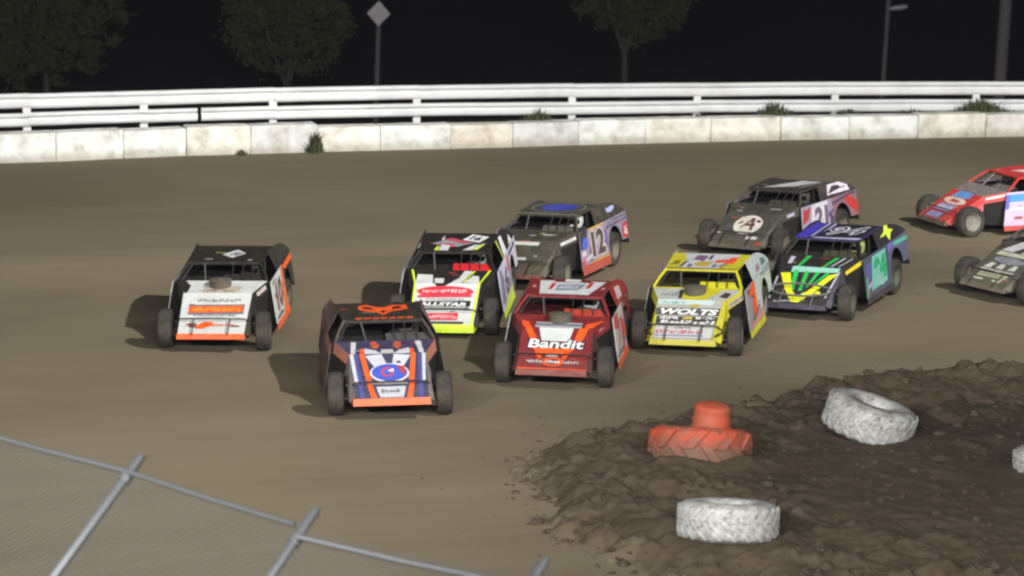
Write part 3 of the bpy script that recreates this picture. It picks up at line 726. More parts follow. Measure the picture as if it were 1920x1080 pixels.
# ------------------------------------------------------------------ drivers
def driver_mesh():
    V = []; E_ = []; Rd = []
    def nd(p, r, par=None):
        V.append(p); Rd.append(r); 
        if par is not None: E_.append((par, len(V)-1))
        return len(V)-1
    pel = nd((-.48, .38, .50), .15); sp1 = nd((-.55, .38, .66), .15, pel); ch = nd((-.60, .38, .82), .16, sp1); nk = nd((-.58, .38, .93), .065, ch); hd = nd((-.55, .38, 1.02), .085, nk); nd((-.54, .38, 1.09), .07, hd)
    for q in (1, -1):
        sh = nd((-.57, .38+q*.19, .85), .075, ch); el_ = nd((-.30, .38+q*.24, .74), .05, sh); wr = nd((-.07, .38+q*.175, .84), .034, el_); pm = nd((.0, .38+q*.165, .87), .03, wr)
        for k in range(4):
            b = nd((.03+.004*k, .38+q*(.172-.004*k), .90-.02*k), .0095, pm); nd((.055, .38+q*(.150-.002*k), .91-.022*k), .0085, b)
        t = nd((-.01, .38+q*.14, .885), .011, pm); nd((.015, .38+q*.125, .905), .009, t)
        hp = nd((-.44, .38+q*.11, .46), .10, pel); kn = nd((.0, .38+q*.13, .55), .065, hp); an = nd((.30, .38+q*.10, .30), .045, kn); nd((.38, .38+q*.10, .36), .035, an)
    me = bpy.data.meshes.new('person'); me.from_pydata(V, E_, []); o = bpy.data.objects.new('person_skin', me); COL.objects.link(o)
    o.modifiers.new('s', 'SKIN')
    for i, v in enumerate(me.skin_vertices[0].data): v.radius = (Rd[i], Rd[i])
    me.skin_vertices[0].data[0].use_root = True
    s = o.modifiers.new('ss', 'SUBSURF'); s.levels = 1; s.render_levels = 1
    m2 = bpy.data.meshes.new_from_object(o.evaluated_get(bpy.context.evaluated_depsgraph_get())); bpy.data.objects.remove(o)
    m2.materials.clear(); m2.materials.append(M['suit']); m2.polygons.foreach_set('use_smooth', [True]*len(m2.polygons)); m2.name = 'person'; return m2
_drv = driver_mesh()
def helmet_mesh(col):
    mb = MB(); n = 20
    prof = [(.0, .16), (.06, .152), (.105, .125), (.135, .07), (.142, .01), (.138, -.05), (.125, -.10), (.105, -.135)]
    mb.lathe(prof, n, 'z'); mb.v = [(x*1.14-.01, y*.98, z) for x, y, z in mb.v]
    mb.slab([(.13, -.06, -.125), (.165, -.045, -.06), (.165, .045, -.06), (.13, .06, -.125)], .03)
    return mb.mesh('helmet', paint(col, .05, .25), True)
def visor_mesh():
    mb = MB(); vs = []
    for k in range(9):
        a = R(-62+124*k/8)
        for z, r in ((-.045, .142), (.0, .149), (.05, .146)): vs.append((r*1.14*math.cos(a)-.008, r*1.0*math.sin(a), z))
    mb.add(vs, [(k*3+j, k*3+3+j, k*3+4+j, k*3+1+j) for k in range(8) for j in range(2)]); return mb.mesh('visor', M['visor'], True)
_vis = visor_mesh()
def make_driver(car, sp):
    T = car.matrix_basis.copy()
    o = link('person', _drv); o.location = car.location; o.rotation_euler = car.rotation_euler
    tag(o, sp['driver'], 'person', 'drivers in the race cars')
    h = link('helmet', helmet_mesh(sp.get('helmet', (180, 180, 182))), o); h.location = (-.53, .38, 1.04); h.rotation_euler = (0, R(8), R(-10)); link('visor', _vis, h)

# ------------------------------------------------------------------ the ten cars and their liveries
BLK = (26, 26, 27); WHT = (212, 214, 213); ORG = (255, 92, 22); FLU = (222, 250, 40); GRY = (120, 122, 122)
CARS = []
# white hood, black roof
CARS.append(dict(seed=1, lift=.07, pos=(-5.055, 45.80), yaw=-92.3, roll=1.4, pitch=.5, dust=.10, steer=4, label='race car with black roof, white nose and orange trimmed white side panel', driver='helmeted driver in the white-nosed car with black roof',
    nose=WHT, hood=WHT, roof=BLK, door=WHT, quarter=BLK, sail=BLK, band=BLK, flank=BLK, skirt=ORG, rocker=ORG, pillar=BLK, inside=BLK, dash=BLK, scoop=True, helmet=(60, 60, 66), decals=[
    ('roof', 'poly', WHT, [(.41, .44), (.57, .24), (.72, .52), (.58, .74)]), ('roof', 'polys', (60, 70, 100), [[(.51, .42), (.53, .39), (.61, .58), (.59, .61)], [(.57, .40), (.60, .37), (.66, .52), (.63, .55)]]),
    ('hood', 'poly', BLK, [(0, 0), (.05, 0), (.14, .55), (.10, 1), (0, 1)]), ('hood', 'poly', (190, 178, 165), [(.27, .02), (.75, .02), (.80, .45), (.72, .55), (.30, .5)]), ('hood', 'rows', (150, 120, 105), (.34, .70, .10, .3, 6)),
    ('nose', 'rows', (120, 122, 128), (.22, .84, .78, .86, 11)), ('nose', 'poly', (110, 110, 118), [(.11, .70), (.93, .72), (.93, .48), (.11, .46)]), ('nose', 'poly', ORG, [(.12, .66), (.91, .68), (.91, .53), (.12, .51)]), ('nose', 'rows', (255, 150, 60), (.16, .88, .545, .645, 9)),
    ('nose', 'rows', (130, 132, 136), (.20, .84, .42, .47, 10)), ('nose', 'poly', (150, 70, 60), [(.15, .15), (.27, .14), (.27, .25), (.15, .25)]), ('nose', 'poly', ORG, [(.26, .11), (.36, .11), (.52, .20), (.5, .28), (.36, .28), (.28, .20)]), ('nose', 'rows', (225, 110, 50), (.50, .86, .17, .24, 7)),
    ('bandL', 'poly', (205, 205, 205), [(.22, .34), (.80, .40), (.78, .80), (.22, .74)]), ('bandL', 'rows', (190, 90, 80), (.3, .72, .48, .66, 5)),
    ('doorL', 'poly', (235, 120, 50), [(.66, .0), (1, .0), (1, 1), (.86, 1)]), ('doorL', 'text', (120, 62, 40), '10', (.22, .70, .20, .86), .05, .05), ('doorL', 'rows', (90, 95, 110), (.08, .6, .04, .14, 8)), ('doorL', 'rows', (150, 150, 155), (.06, .4, .88, .96, 6)),
    ('quartL', 'poly', ORG, [(.2, .82), (1, .80), (1, .95), (.0, .97)])]))
# navy and orange
CARS.append(dict(seed=2, pos=(-2.047, 41.403), yaw=-82.8, roll=1.2, pitch=-1.4, dust=.16, steer=-4, label='navy race car with orange nose stripes and orange winged emblem on black roof', driver='helmeted driver in the navy and orange car', bumper='bar',
    nose=(44, 44, 86), hood=(44, 44, 86), roof=(22, 21, 22), door=(70, 36, 36), quarter=(60, 36, 36), sail=(84, 70, 72), band=(178, 112, 92), flank=(120, 112, 112), skirt=(226, 98, 44), rocker=(40, 30, 30), pillar=(70, 62, 62), inside=BLK, dash=(60, 62, 66), skw=.60, skz=.20, helmet=(90, 90, 96), decals=[
    ('roof', 'poly', ORG, [(.24, .62), (.30, .50), (.44, .44), (.52, .26), (.62, .44), (.74, .52), (.84, .60), (.82, .82), (.66, .84), (.56, .70), (.48, .72), (.36, .86), (.26, .82)]),
    ('roof', 'polys', (22, 21, 22), [[(.29, .64), (.42, .56), (.40, .70), (.32, .76)], [(.64, .58), (.77, .64), (.74, .76), (.66, .72)], [(.50, .44), (.53, .36), (.57, .48), (.53, .54)]]),
    ('roof', 'polys', ORG, [[(.16+.105*k, .035+.002*k), (.245+.105*k, .04+.002*k), (.25+.105*k, .11+.002*k), (.16+.105*k, .105+.002*k)] for k in range(7)]), ('roof', 'poly', (110, 110, 118), [(.27, .36), (.44, .36), (.44, .44), (.27, .42)]),
    ('hood', 'polys', (205, 206, 214), [[(.02, .02), (.08, .02), (.20, .9), (.15, .9)], [(.92, .02), (.98, .02), (.86, .9), (.80, .9)], [(.20, .0), (.42, .0), (.36, .25), (.24, .42)], [(.58, .0), (.80, .0), (.76, .42), (.64, .25)]]),
    ('hood', 'polys', ORG, [[(.14, .0), (.19, .0), (.23, .36), (.20, .40)], [(.81, .0), (.86, .0), (.80, .40), (.77, .36)]]), ('hood', 'polys', (190, 84, 56), [[(.33, .5), (.37, .3), (.43, .6), (.40, .9), (.34, .85)], [(.57, .6), (.63, .3), (.67, .5), (.66, .85), (.60, .9)]]), ('hood', 'poly', (190, 186, 186), [(.41, .0), (.59, .0), (.57, .30), (.43, .30)]),
    ('nose', 'polys', (196, 198, 210), [[(.02, .36), (.07, .36), (.05, 1), (.0, 1)], [(.93, .36), (.97, .36), (1, 1), (.95, 1)], [(.20, .96), (.30, .72), (.48, .74), (.42, .99)], [(.58, .99), (.54, .74), (.70, .72), (.80, .96)], [(.30, .26), (.70, .26), (.66, .02), (.34, .02)]]),
    ('nose', 'polys', (62, 72, 150), [[(.07, .02), (.13, .02), (.10, 1), (.07, 1)], [(.87, .02), (.93, .02), (.93, 1), (.90, 1)]]),
    ('nose', 'polys', ORG, [[(.18, .40), (.25, .40), (.19, 1), (.13, 1)], [(.75, .40), (.82, .40), (.87, 1), (.81, 1)], [(.22, .0), (.30, .0), (.24, .34), (.18, .34)], [(.70, .0), (.78, .0), (.82, .34), (.76, .34)]]),
    ('nose', 'ell', (220, 222, 230), (.5, .56, .26, .215)), ('nose', 'ell', (56, 84, 190), (.5, .57, .24, .19)), ('nose', 'poly', (176, 52, 62), [(.60, .74), (.70, .70), (.73, .52), (.66, .56)]), ('nose', 'ring', (190, 60, 80), (.47, .58, .085, .11, .03)), ('nose', 'poly', (232, 232, 240), [(.47, .60), (.56, .66), (.55, .58)]),
    ('nose', 'rows', (96, 98, 110), (.36, .64, .12, .20, 5)), ('nose', 'poly', (170, 166, 168), [(.24, .30), (.74, .30), (.72, .37), (.26, .37)]),
    ('sailR', 'poly', (128, 104, 108), [(.16, .3), (.55, .2), (.6, .8), (.3, .95)]), ('doorR', 'poly', (150, 96, 84), [(.2, .75), (1, .7), (1, .95), (.2, .98)]), ('doorR', 'rows', (120, 74, 66), (.3, .85, .2, .6, 3)), ('doorL', 'poly', (120, 60, 54), [(0, .8), (.8, .86), (.8, 1), (0, 1)])]))
# black, white and fluorescent yellow
CARS.append(dict(seed=3, pos=(-1.05, 47.42), yaw=-96.0, roll=1.5, pitch=3.2, dust=.07, steer=3, label='black and white race car with fluorescent yellow edging and a red oval on its nose', driver='helmeted driver in the car edged with fluorescent yellow', bumper='bar',
    nose=WHT, hood=BLK, roof=(24, 22, 24), door=(214, 208, 226), quarter=(214, 208, 226), sail=(26, 25, 27), band=BLK, flank=BLK, skirt=FLU, rocker=FLU, pillar=BLK, inside=BLK, dash=(196, 22, 38), skz=.16, lift=.05, helmet=(150, 154, 160), decals=[
    ('roof', 'poly', (240, 240, 244), [(.56, .62), (.66, .92), (.90, .80), (.80, .48)]), ('roof', 'rtext', (30, 34, 70), '16', ((.735, .71), (.075, -.055), (.035, .10)), .05), ('roof', 'poly', (150, 148, 156), [(.16, .40), (.38, .68), (.74, .46), (.52, .22), (.24, .32)]),
    ('roof', 'polys', (196, 82, 104), [[(.30, .62), (.40, .70), (.70, .48), (.60, .40)], [(.20, .36), (.40, .42), (.52, .24), (.40, .20)]]), ('roof', 'polys', WHT, [[(.28, .02), (.42, .02), (.42, .30), (.30, .34)], [(.62, .04), (.76, .05), (.86, .34), (.76, .36)], [(.27, .60), (.31, .55), (.30, .86)]]), ('roof', 'polys', FLU, [[(.22, .02), (.27, .02), (.28, .24), (.24, .22)], [(.78, .06), (.83, .07), (.90, .40), (.87, .40)]]),
    ('hood', 'polys', WHT, [[(.02, 0), (.28, 0), (.29, .62), (.10, .66)], [(.31, 0), (.44, 0), (.44, .36), (.31, .36)], [(.54, .0), (.70, .0), (.76, .92), (.66, .95), (.64, .4)], [(.74, 0), (.98, .0), (.88, .55), (.80, .60)]]), ('hood', 'polys', FLU, [[(0, 0), (.025, 0), (.07, 1), (.045, 1)], [(.975, 0), (1, 0), (.96, 1), (.935, 1)], [(.715, 0), (.73, 0), (.79, .92), (.77, .95)]]),
    ('nose', 'polys', FLU, [[(0, .1), (.025, .1), (.025, 1), (0, 1)], [(.95, .0), (.985, .0), (1, 1), (.965, 1)]]), ('nose', 'poly', BLK, [(.30, 1), (.54, 1), (.46, .92), (.36, .9)]),
    ('nose', 'ell', (216, 54, 70), (.49, .79, .43, .14)), ('nose', 'rows', (246, 196, 200), (.14, .84, .76, .85, 8)), ('nose', 'poly', (206, 70, 88), [(.08, .63), (.90, .66), (.90, .72), (.08, .70)]), ('nose', 'rows', (70, 72, 76), (.2, .8, .585, .615, 12)),
    ('nose', 'poly', (32, 38, 40), [(.05, .40), (.90, .43), (.90, .57), (.05, .545)]), ('nose', 'text', (240, 242, 242), 'ALLSTAR', (.10, .84, .435, .525), .03, .035), ('nose', 'poly', (96, 102, 104), [(.05, .33), (.90, .36), (.90, .40), (.05, .38)]), ('nose', 'poly', (208, 44, 62), [(.08, .08), (.74, .10), (.74, .27), (.08, .25)]), ('nose', 'rows', (238, 170, 178), (.12, .70, .13, .22, 7)), ('nose', 'poly', (70, 70, 74), [(.06, .0), (.84, .0), (.84, .06), (.06, .05)]),
    ('doorL', 'rtext', (96, 84, 120), '16', ((.50, .48), (.30, .0), (.03, .34)), .05), ('doorL', 'polys', (150, 142, 176), [[(0, .2), (.2, .1), (.3, .9), (.1, .98)], [(.8, .05), (.95, .05), (1, .9), (.86, .9)]]), ('doorL', 'poly', (216, 222, 120), [(.2, .02), (1, .02), (1, .20), (.3, .16)]), ('doorL', 'poly', (226, 60, 60), [(.86, .6), (1, .55), (1, .95), (.9, .96)]),
    ('sailL', 'polys', (226, 226, 236), [[(.10, .02), (.34, .02), (.40, .9), (.28, .96)], [(.55, .05), (.8, .05), (.7, .5)]]), ('sailL', 'polys', (220, 236, 90), [[(.02, .02), (.05, .02), (.15, .97), (.12, .97)]]), ('quartL', 'polys', (60, 60, 90), [[(.1, .85), (.9, .82), (.9, .9), (.1, .94)]])]))
# maroon
MAR = (128, 24, 36)
CARS.append(dict(seed=4, pos=(.904, 43.623), yaw=-97.5, roll=.6, pitch=-.8, dust=.12, steer=2, label='maroon race car with orange stripes and white lettering across its nose', driver='helmeted driver in the maroon car', bumper='bar',
    nose=MAR, hood=MAR, roof=MAR, door=(206, 198, 200), quarter=MAR, sail=(150, 30, 40), band=MAR, flank=(70, 22, 28), skirt=(120, 40, 44), rocker=ORG, pillar=(140, 30, 38), inside=(122, 26, 34), dash=(176, 54, 40), scoop=True, helmet=(214, 214, 218), decals=[
    ('roof', 'poly', (226, 230, 234), [(.16, .08), (.80, .08), (.93, .90), (.12, .90)]), ('roof', 'poly', MAR, [(.30, .82), (.76, .82), (.72, 1.0), (.30, 1.0)]), ('roof', 'poly', (150, 156, 176), [(.34, .30), (.64, .34), (.70, .74), (.36, .66)]), ('roof', 'rows', (222, 226, 236), (.38, .64, .42, .60, 6)), ('roof', 'polys', (210, 60, 50), [[(.25, .34), (.30, .36), (.33, .74), (.28, .74)], [(.72, .46), (.77, .46), (.79, .86), (.74, .84)]]), ('roof', 'poly', (232, 234, 238), [(.42, .84), (.62, .84), (.61, .99), (.43, .99)]), ('roof', 'polys', (206, 140, 146), [[(.04, .44), (.09, .44), (.09, .58), (.05, .58)], [(.92, .40), (.96, .40), (.97, .54), (.93, .54)]]),
    ('hood', 'poly', (190, 190, 196), [(.18, .02), (.82, .02), (.78, .42), (.22, .40)]), ('hood', 'poly', (120, 124, 138), [(.2, .12), (.8, .14), (.78, .34), (.22, .32)]), ('hood', 'polys', ORG, [[(.02, .0), (.14, .0), (.12, .42), (.04, .5)], [(.86, .0), (.96, .0), (1.0, .66), (.84, .36)]]),
    ('nose', 'poly', (216, 222, 222), [(.24, 1), (.72, 1), (.68, .68), (.30, .68)]), ('nose', 'polys', ORG, [[(.04, 1), (.13, 1), (.24, .70), (.14, .70)], [(.80, 1), (.92, 1), (.86, .64), (.74, .64)]]), ('nose', 'text', (40, 34, 62), 'Bandit', (.10, .91, .485, .735), .02, .07), ('nose', 'text', (232, 236, 238), 'Bandit', (.12, .89, .505, .715), .02, .025),
    ('nose', 'polys', ORG, [[(.18, .50), (.78, .50), (.70, .38), (.62, .36), (.34, .36), (.28, .38)], [(.22, .42), (.30, .40), (.34, .26), (.28, .26)], [(.64, .40), (.72, .42), (.68, .26), (.62, .26)]]), ('nose', 'poly', (190, 188, 192), [(.38, .30), (.58, .30), (.54, .35), (.42, .35)]), ('nose', 'rows', (196, 190, 194), (.12, .88, .15, .22, 12)), ('nose', 'ring', ORG, (.50, .18, .15, .10, .045)), ('nose', 'rows', (240, 236, 236), (.40, .60, .16, .21, 4)), ('nose', 'poly', ORG, [(0, .0), (1, .0), (1, .02), (0, .03)]),
    ('doorL', 'polys', (206, 58, 58), [[(.0, .75), (.4, .6), (.5, .95), (.1, 1)], [(.6, .0), (.8, .0), (.95, .6), (.8, .7)]]), ('doorL', 'text', (186, 60, 66), '71', (.28, .76, .22, .78), .04, .05), ('doorL', 'rows', (120, 120, 136), (.05, .7, .05, .16, 8)), ('doorL', 'polys', (250, 110, 60), [[(.86, .3), (1, .2), (1, .5), (.9, .55)]]),
    ('sailL', 'polys', (220, 190, 190), [[(.2, .2), (.5, .1), (.55, .6), (.3, .8)]]), ('bandL', 'rows', (220, 150, 150), (.2, .55, .4, .6, 4))]))
# dark grey with blue oval
CARS.append(dict(seed=5, pos=(.70, 51.717), yaw=-112, roll=2.5, pitch=-.3, dust=.24, steer=8, label='dusty black race car with blue oval on roof and red edged number 12 side', driver='helmeted driver in the dusty black car with the blue roof oval',
    nose=(54, 56, 50), hood=(38, 40, 36), roof=(48, 50, 42), door=(170, 150, 184), quarter=(150, 138, 166), sail=(24, 22, 24), band=(44, 45, 42), flank=(56, 58, 52), skirt=(110, 38, 42), rocker=(206, 52, 38), pillar=(60, 60, 54), inside=BLK, dash=(70, 72, 66), helmet=(220, 224, 222), decals=[
    ('roof', 'ell', (120, 124, 112), (.52, .56, .42, .40)), ('roof', 'ell', (58, 60, 52), (.52, .56, .39, .37)), ('roof', 'ell', (44, 60, 176), (.52, .58, .28, .28)), ('roof', 'poly', (150, 150, 140), [(.0, .0), (1, .0), (1, .05), (0, .05)]),
    ('nose', 'polys', (206, 208, 202), [[(.1, .84), (.7, .84), (.7, .94), (.1, .94)], [(.1, .40), (.6, .40), (.6, .48), (.1, .48)]]), ('hood', 'poly', (170, 172, 164), [(.62, .5), (.8, .5), (.8, .64), (.62, .64)]), ('bandL', 'poly', (216, 214, 216), [(.06, .30), (.86, .30), (.86, .62), (.06, .66)]), ('bandL', 'rows', (120, 118, 124), (.3, .7, .4, .54, 6)),
    ('doorL', 'poly', (52, 44, 56), [(.0, .5), (.24, .62), (.30, 1), (0, 1)]), ('doorL', 'poly', (120, 88, 150), [(.30, .14), (.62, .2), (.40, .6), (.30, .5)]), ('doorL', 'poly', (110, 96, 160), [(.9, .3), (1, .3), (1, .8), (.92, .8)]), ('doorL', 'ell', (70, 104, 206), (.17, .66, .11, .16)), ('doorL', 'polys', (222, 212, 226), [[(.02, .34), (.2, .36), (.14, .48), (.02, .46)], [(.05, .16), (.5, .24), (.46, .36), (.08, .26)]]), ('doorL', 'text', (214, 206, 200), '12', (.36, .92, .18, .94), .0, .10), ('doorL', 'text', (78, 60, 72), '12', (.40, .88, .22, .90), .0, .05), ('doorL', 'poly', (216, 178, 60), [(.34, .95), (.92, .95), (.92, 1.0), (.34, 1.0)]), ('doorL', 'polys', (220, 168, 40), [[(.3, .09), (1, .09), (1, .14), (.36, .13)]]), ('doorL', 'poly', (206, 66, 48), [(0, 0), (1, 0), (1, .08), (.08, .10), (.16, .3), (.0, .2)]),
    ('quartL', 'polys', (96, 92, 122), [[(.0, .78), (1, .80), (1, .86), (0, .86)], [(.3, .92), (1, .90), (1, .95), (.3, .97)]]), ('quartL', 'poly', (198, 40, 52), [(.72, .36), (1, .31), (1, .74), (.76, .72)]), ('quartL', 'rows', (236, 226, 232), (.82, .97, .40, .66, 2)),
    ('sailL', 'polys', (170, 176, 226), [[(.46, .40), (.56, .30), (.70, .44), (.72, .62), (.60, .66), (.56, .60), (.48, .66)]])]))
# yellow
YEL = (206, 198, 44)
CARS.append(dict(seed=6, pos=(3.408, 46.245), yaw=-104.1, roll=2.0, pitch=.5, dust=.08, steer=6, label='yellow race car with white nose lettering and an orange number 1', driver='helmeted driver in the yellow car', bumper='arrow',
    nose=(176, 178, 172), hood=(186, 190, 186), roof=YEL, door=(158, 156, 160), quarter=(190, 200, 198), sail=(184, 196, 196), band=YEL, flank=YEL, skirt=(190, 182, 50), rocker=(222, 220, 40), pillar=YEL, inside=(90, 88, 40), dash=(206, 200, 36), scoop=True, rimc=(120, 122, 122), helmet=(70, 66, 40), decals=[
    ('roof', 'poly', (206, 208, 214), [(.16, .10), (.70, .06), (.86, .60), (.88, 1.0), (.14, 1.0), (.22, .6)]), ('roof', 'polys', (130, 96, 128), [[(.30, .60), (.46, .50), (.48, .86), (.34, .9)]]), ('roof', 'poly', (196, 170, 70), [(.38, .20), (.56, .16), (.60, .48), (.46, .50), (.36, .42)]), ('roof', 'polys', (60, 50, 40), [[(.50, .62), (.54, .60), (.54, .9), (.51, .92)], [(.17, .14), (.20, .12), (.26, .5), (.22, .5)], [(.70, .2), (.73, .18), (.86, .62), (.83, .62)]]),
    ('roof', 'polys', (255, 84, 56), [[(.62, .42), (.78, .46), (.78, .36), (.88, .42), (.88, .80), (.78, .76), (.78, .64), (.62, .60)]]), ('roof', 'ell', (150, 120, 30), (.11, .40, .045, .12)), ('roof', 'poly', (130, 116, 60), [(.02, .0), (1, .0), (1, .05), (.02, .05)]), ('roof', 'polys', (100, 120, 140), [[(.28, .12), (.34, .12), (.34, .3), (.28, .3)], [(.62, .14), (.68, .14), (.69, .3), (.62, .3)]]),
    ('hood', 'poly', YEL, [(.36, .0), (.70, .0), (.80, .9), (.74, 1), (.40, 1), (.33, .5)]), ('hood', 'polys', (60, 50, 46), [[(.29, .1), (.34, .1), (.36, .8), (.31, .8)], [(.84, .3), (.97, .2), (.95, .6), (.86, .7)]]), ('hood', 'poly', YEL, [(.0, 0.9), (1, .9), (1, 1), (0, 1)]), ('hood', 'rows', (130, 136, 138), (.06, .28, .3, .5, 5)),
    ('nose', 'poly', (196, 216, 214), [(.0, .88), (.82, .88), (.84, 1), (0, 1)]), ('nose', 'rows', (110, 160, 156), (.08, .40, .90, .96, 7)), ('nose', 'poly', (196, 160, 50), [(.48, .84), (.56, .80), (.66, .88), (.56, .90)]), ('nose', 'poly', (92, 88, 90), [(.0, .60), (.96, .62), (.98, .80), (.0, .78)]), ('nose', 'text', (30, 28, 32), 'WOLTS', (.0, .92, .60, .79), .05, .09), ('nose', 'text', (246, 248, 248), 'WOLTS', (.02, .90, .62, .77), .05, .045),
    ('nose', 'poly', (66, 60, 62), [(.03, .38), (.94, .40), (.95, .58), (.02, .56)]), ('nose', 'rows', (238, 240, 240), (.08, .36, .50, .56, 4)), ('nose', 'poly', (214, 180, 60), [(.42, .50), (.58, .51), (.56, .56), (.44, .55)]), ('nose', 'rows', (238, 240, 240), (.62, .90, .51, .57, 4)), ('nose', 'rows', (230, 232, 232), (.10, .90, .395, .475, 6)), ('nose', 'poly', (200, 204, 204), [(.04, .02), (.92, .04), (.92, .32), (.04, .32)]), ('nose', 'rows', (196, 96, 112), (.06, .82, .14, .23, 7)), ('nose', 'poly', (120, 130, 170), [(.06, .07), (.80, .08), (.80, .11), (.06, .10)]), ('nose', 'rows', (50, 50, 54), (.34, .60, .26, .30, 4)),
    ('nose', 'polys', YEL, [[(.94, .0), (1, 0), (1, 1), (.97, 1)], [(0, 0), (.03, 0), (.03, .55), (0, .62)]]),
    ('bandL', 'poly', (170, 164, 166), [(.10, .10), (.98, .12), (.98, .58), (.12, .56)]), ('bandL', 'rows', (110, 106, 112), (.18, .9, .26, .44, 8)),
    ('doorL', 'poly', (200, 206, 206), [(.56, .3), (1, .2), (1, 1), (.62, 1)]), ('doorL', 'poly', (222, 150, 140), [(.1, .02), (1, .02), (1, .20), (.2, .14)]), ('doorL', 'poly', (255, 82, 44), [(.36, .16), (.66, .30), (.66, .98), (.40, .98), (.26, .84), (.26, .70), (.40, .72)]), ('doorL', 'polys', (50, 44, 40), [[(.40, .66), (.48, .62), (.48, .72), (.42, .74)], [(.30, .14), (.8, .32), (.8, .38), (.30, .2)]]),
    ('sailL', 'polys', (166, 120, 150), [[(.3, .1), (.5, .08), (.5, .4), (.34, .46)]]), ('sailL', 'poly', (90, 130, 130), [(.6, .1), (.86, .06), (.8, .4), (.66, .5)]), ('quartL', 'poly', (150, 170, 168), [(.4, .82), (1, .8), (1, 1), (.4, 1)])]))
# navy with green and yellow
NVY = (38, 36, 66)
GRN = (30, 190, 86)
CARS.append(dict(seed=7, lift=.05, pos=(6.035, 49.45), yaw=-115.2, roll=2.4, pitch=1.8, dust=.10, steer=6, label='dark navy race car with yellow V and green bars on its nose', driver='helmeted driver in the navy car with green and yellow nose', bumper='oval', bumpcol=(110, 108, 106),
    nose=(26, 26, 40), hood=(28, 28, 32), roof=(44, 40, 94), door=(70, 84, 104), quarter=(92, 96, 128), sail=(32, 30, 44), band=(26, 26, 30), flank=(60, 58, 78), skirt=(50, 46, 76), rocker=(44, 40, 60), pillar=BLK, inside=BLK, dash=(60, 60, 40), helmet=(190, 196, 120), rimc=(54, 72, 60), decals=[
    ('roof', 'polys', (70, 62, 190), [[(.0, .0), (.20, .0), (.24, 1), (.08, 1)]]), ('roof', 'polys', (196, 192, 226), [[(.22, .1), (.25, .1), (.29, 1), (.26, 1)], [(.33, .4), (.36, .4), (.38, 1), (.35, 1)], [(.28, .0), (1, .0), (1, .12), (.30, .06)]]), ('roof', 'poly', (30, 28, 44), [(.30, .12), (.98, .16), (.96, .98), (.40, .98)]),
    ('roof', 'rtext', (226, 226, 240), '94', ((.64, .54), (.265, .05), (.03, .30)), .05), ('roof', 'rtext', (24, 22, 32), '94', ((.64, .54), (.25, .047), (.028, .27)), -.012),
    ('hood', 'polys', GRN, [[(.26, .0), (.31, .0), (.40, .95), (.34, .95)], [(.66, .0), (.71, .0), (.76, .9), (.70, .9)]]), ('hood', 'polys', (196, 192, 216), [[(.10, .2), (.16, .2), (.20, .8), (.14, .85)], [(.78, .1), (.81, .1), (.84, .9), (.81, .9)], [(.90, .1), (.92, .1), (.93, .9), (.91, .9)]]),
    ('nose', 'poly', (150, 206, 190), [(.20, .84), (.96, .88), (.98, 1.0), (.20, 1.0)]), ('nose', 'polys', GRN, [[(.30, .40), (.37, .36), (.32, .90), (.24, .90)], [(.44, .34), (.50, .36), (.50, .88), (.43, .88)], [(.54, .42), (.58, .46), (.68, .86), (.62, .88)], [(.62, .5), (.66, .54), (.84, .84), (.78, .86)]]),
    ('nose', 'poly', (236, 240, 40), [(.04, .80), (.20, .82), (.34, .36), (.46, .18), (.60, .34), (.84, .80), (.98, .86), (.74, .36), (.52, .04), (.40, .04), (.22, .36)]), ('nose', 'poly', (236, 240, 40), [(.50, .22), (.84, .30), (.80, .36), (.54, .30)]), ('nose', 'polys', (190, 190, 206), [[(.0, .1), (.03, .1), (.03, .7), (.0, .7)], [(.92, .2), (.96, .2), (1, .9), (.97, .9)], [(.1, .02), (.4, .06), (.4, .08), (.1, .05)]]),
    ('bandL', 'poly', (222, 196, 36), [(.10, .12), (.98, .34), (.98, .78), (.10, .52)]),
    ('doorL', 'poly', (126, 196, 186), [(.20, .12), (.82, .14), (.90, .94), (.34, .94)]), ('doorL', 'poly', (92, 92, 150), [(.0, .4), (.2, .4), (.3, .8), (.05, .85)]), ('doorL', 'text', (30, 170, 110), '94', (.34, .84, .24, .86), .04, .07), ('doorL', 'polys', (176, 160, 206), [[(.05, .16), (.3, .3), (.28, .38), (.05, .3)]]), ('doorL', 'poly', (86, 160, 130), [(.0, .0), (.06, .0), (.1, .5), (.02, .5)]),
    ('sailL', 'polys', (226, 246, 80), [[(.22, .50), (.40, .40), (.44, .06), (.54, .40), (.64, .50), (.52, .70), (.54, .92), (.44, .95), (.38, .66)]]), ('quartL', 'polys', (96, 190, 170), [[(.3, .84), (1, .8), (1, .9), (.3, .95)]]), ('quartL', 'poly', (120, 110, 190), [(.0, .8), (.25, .82), (.25, .98), (0, .98)])]))
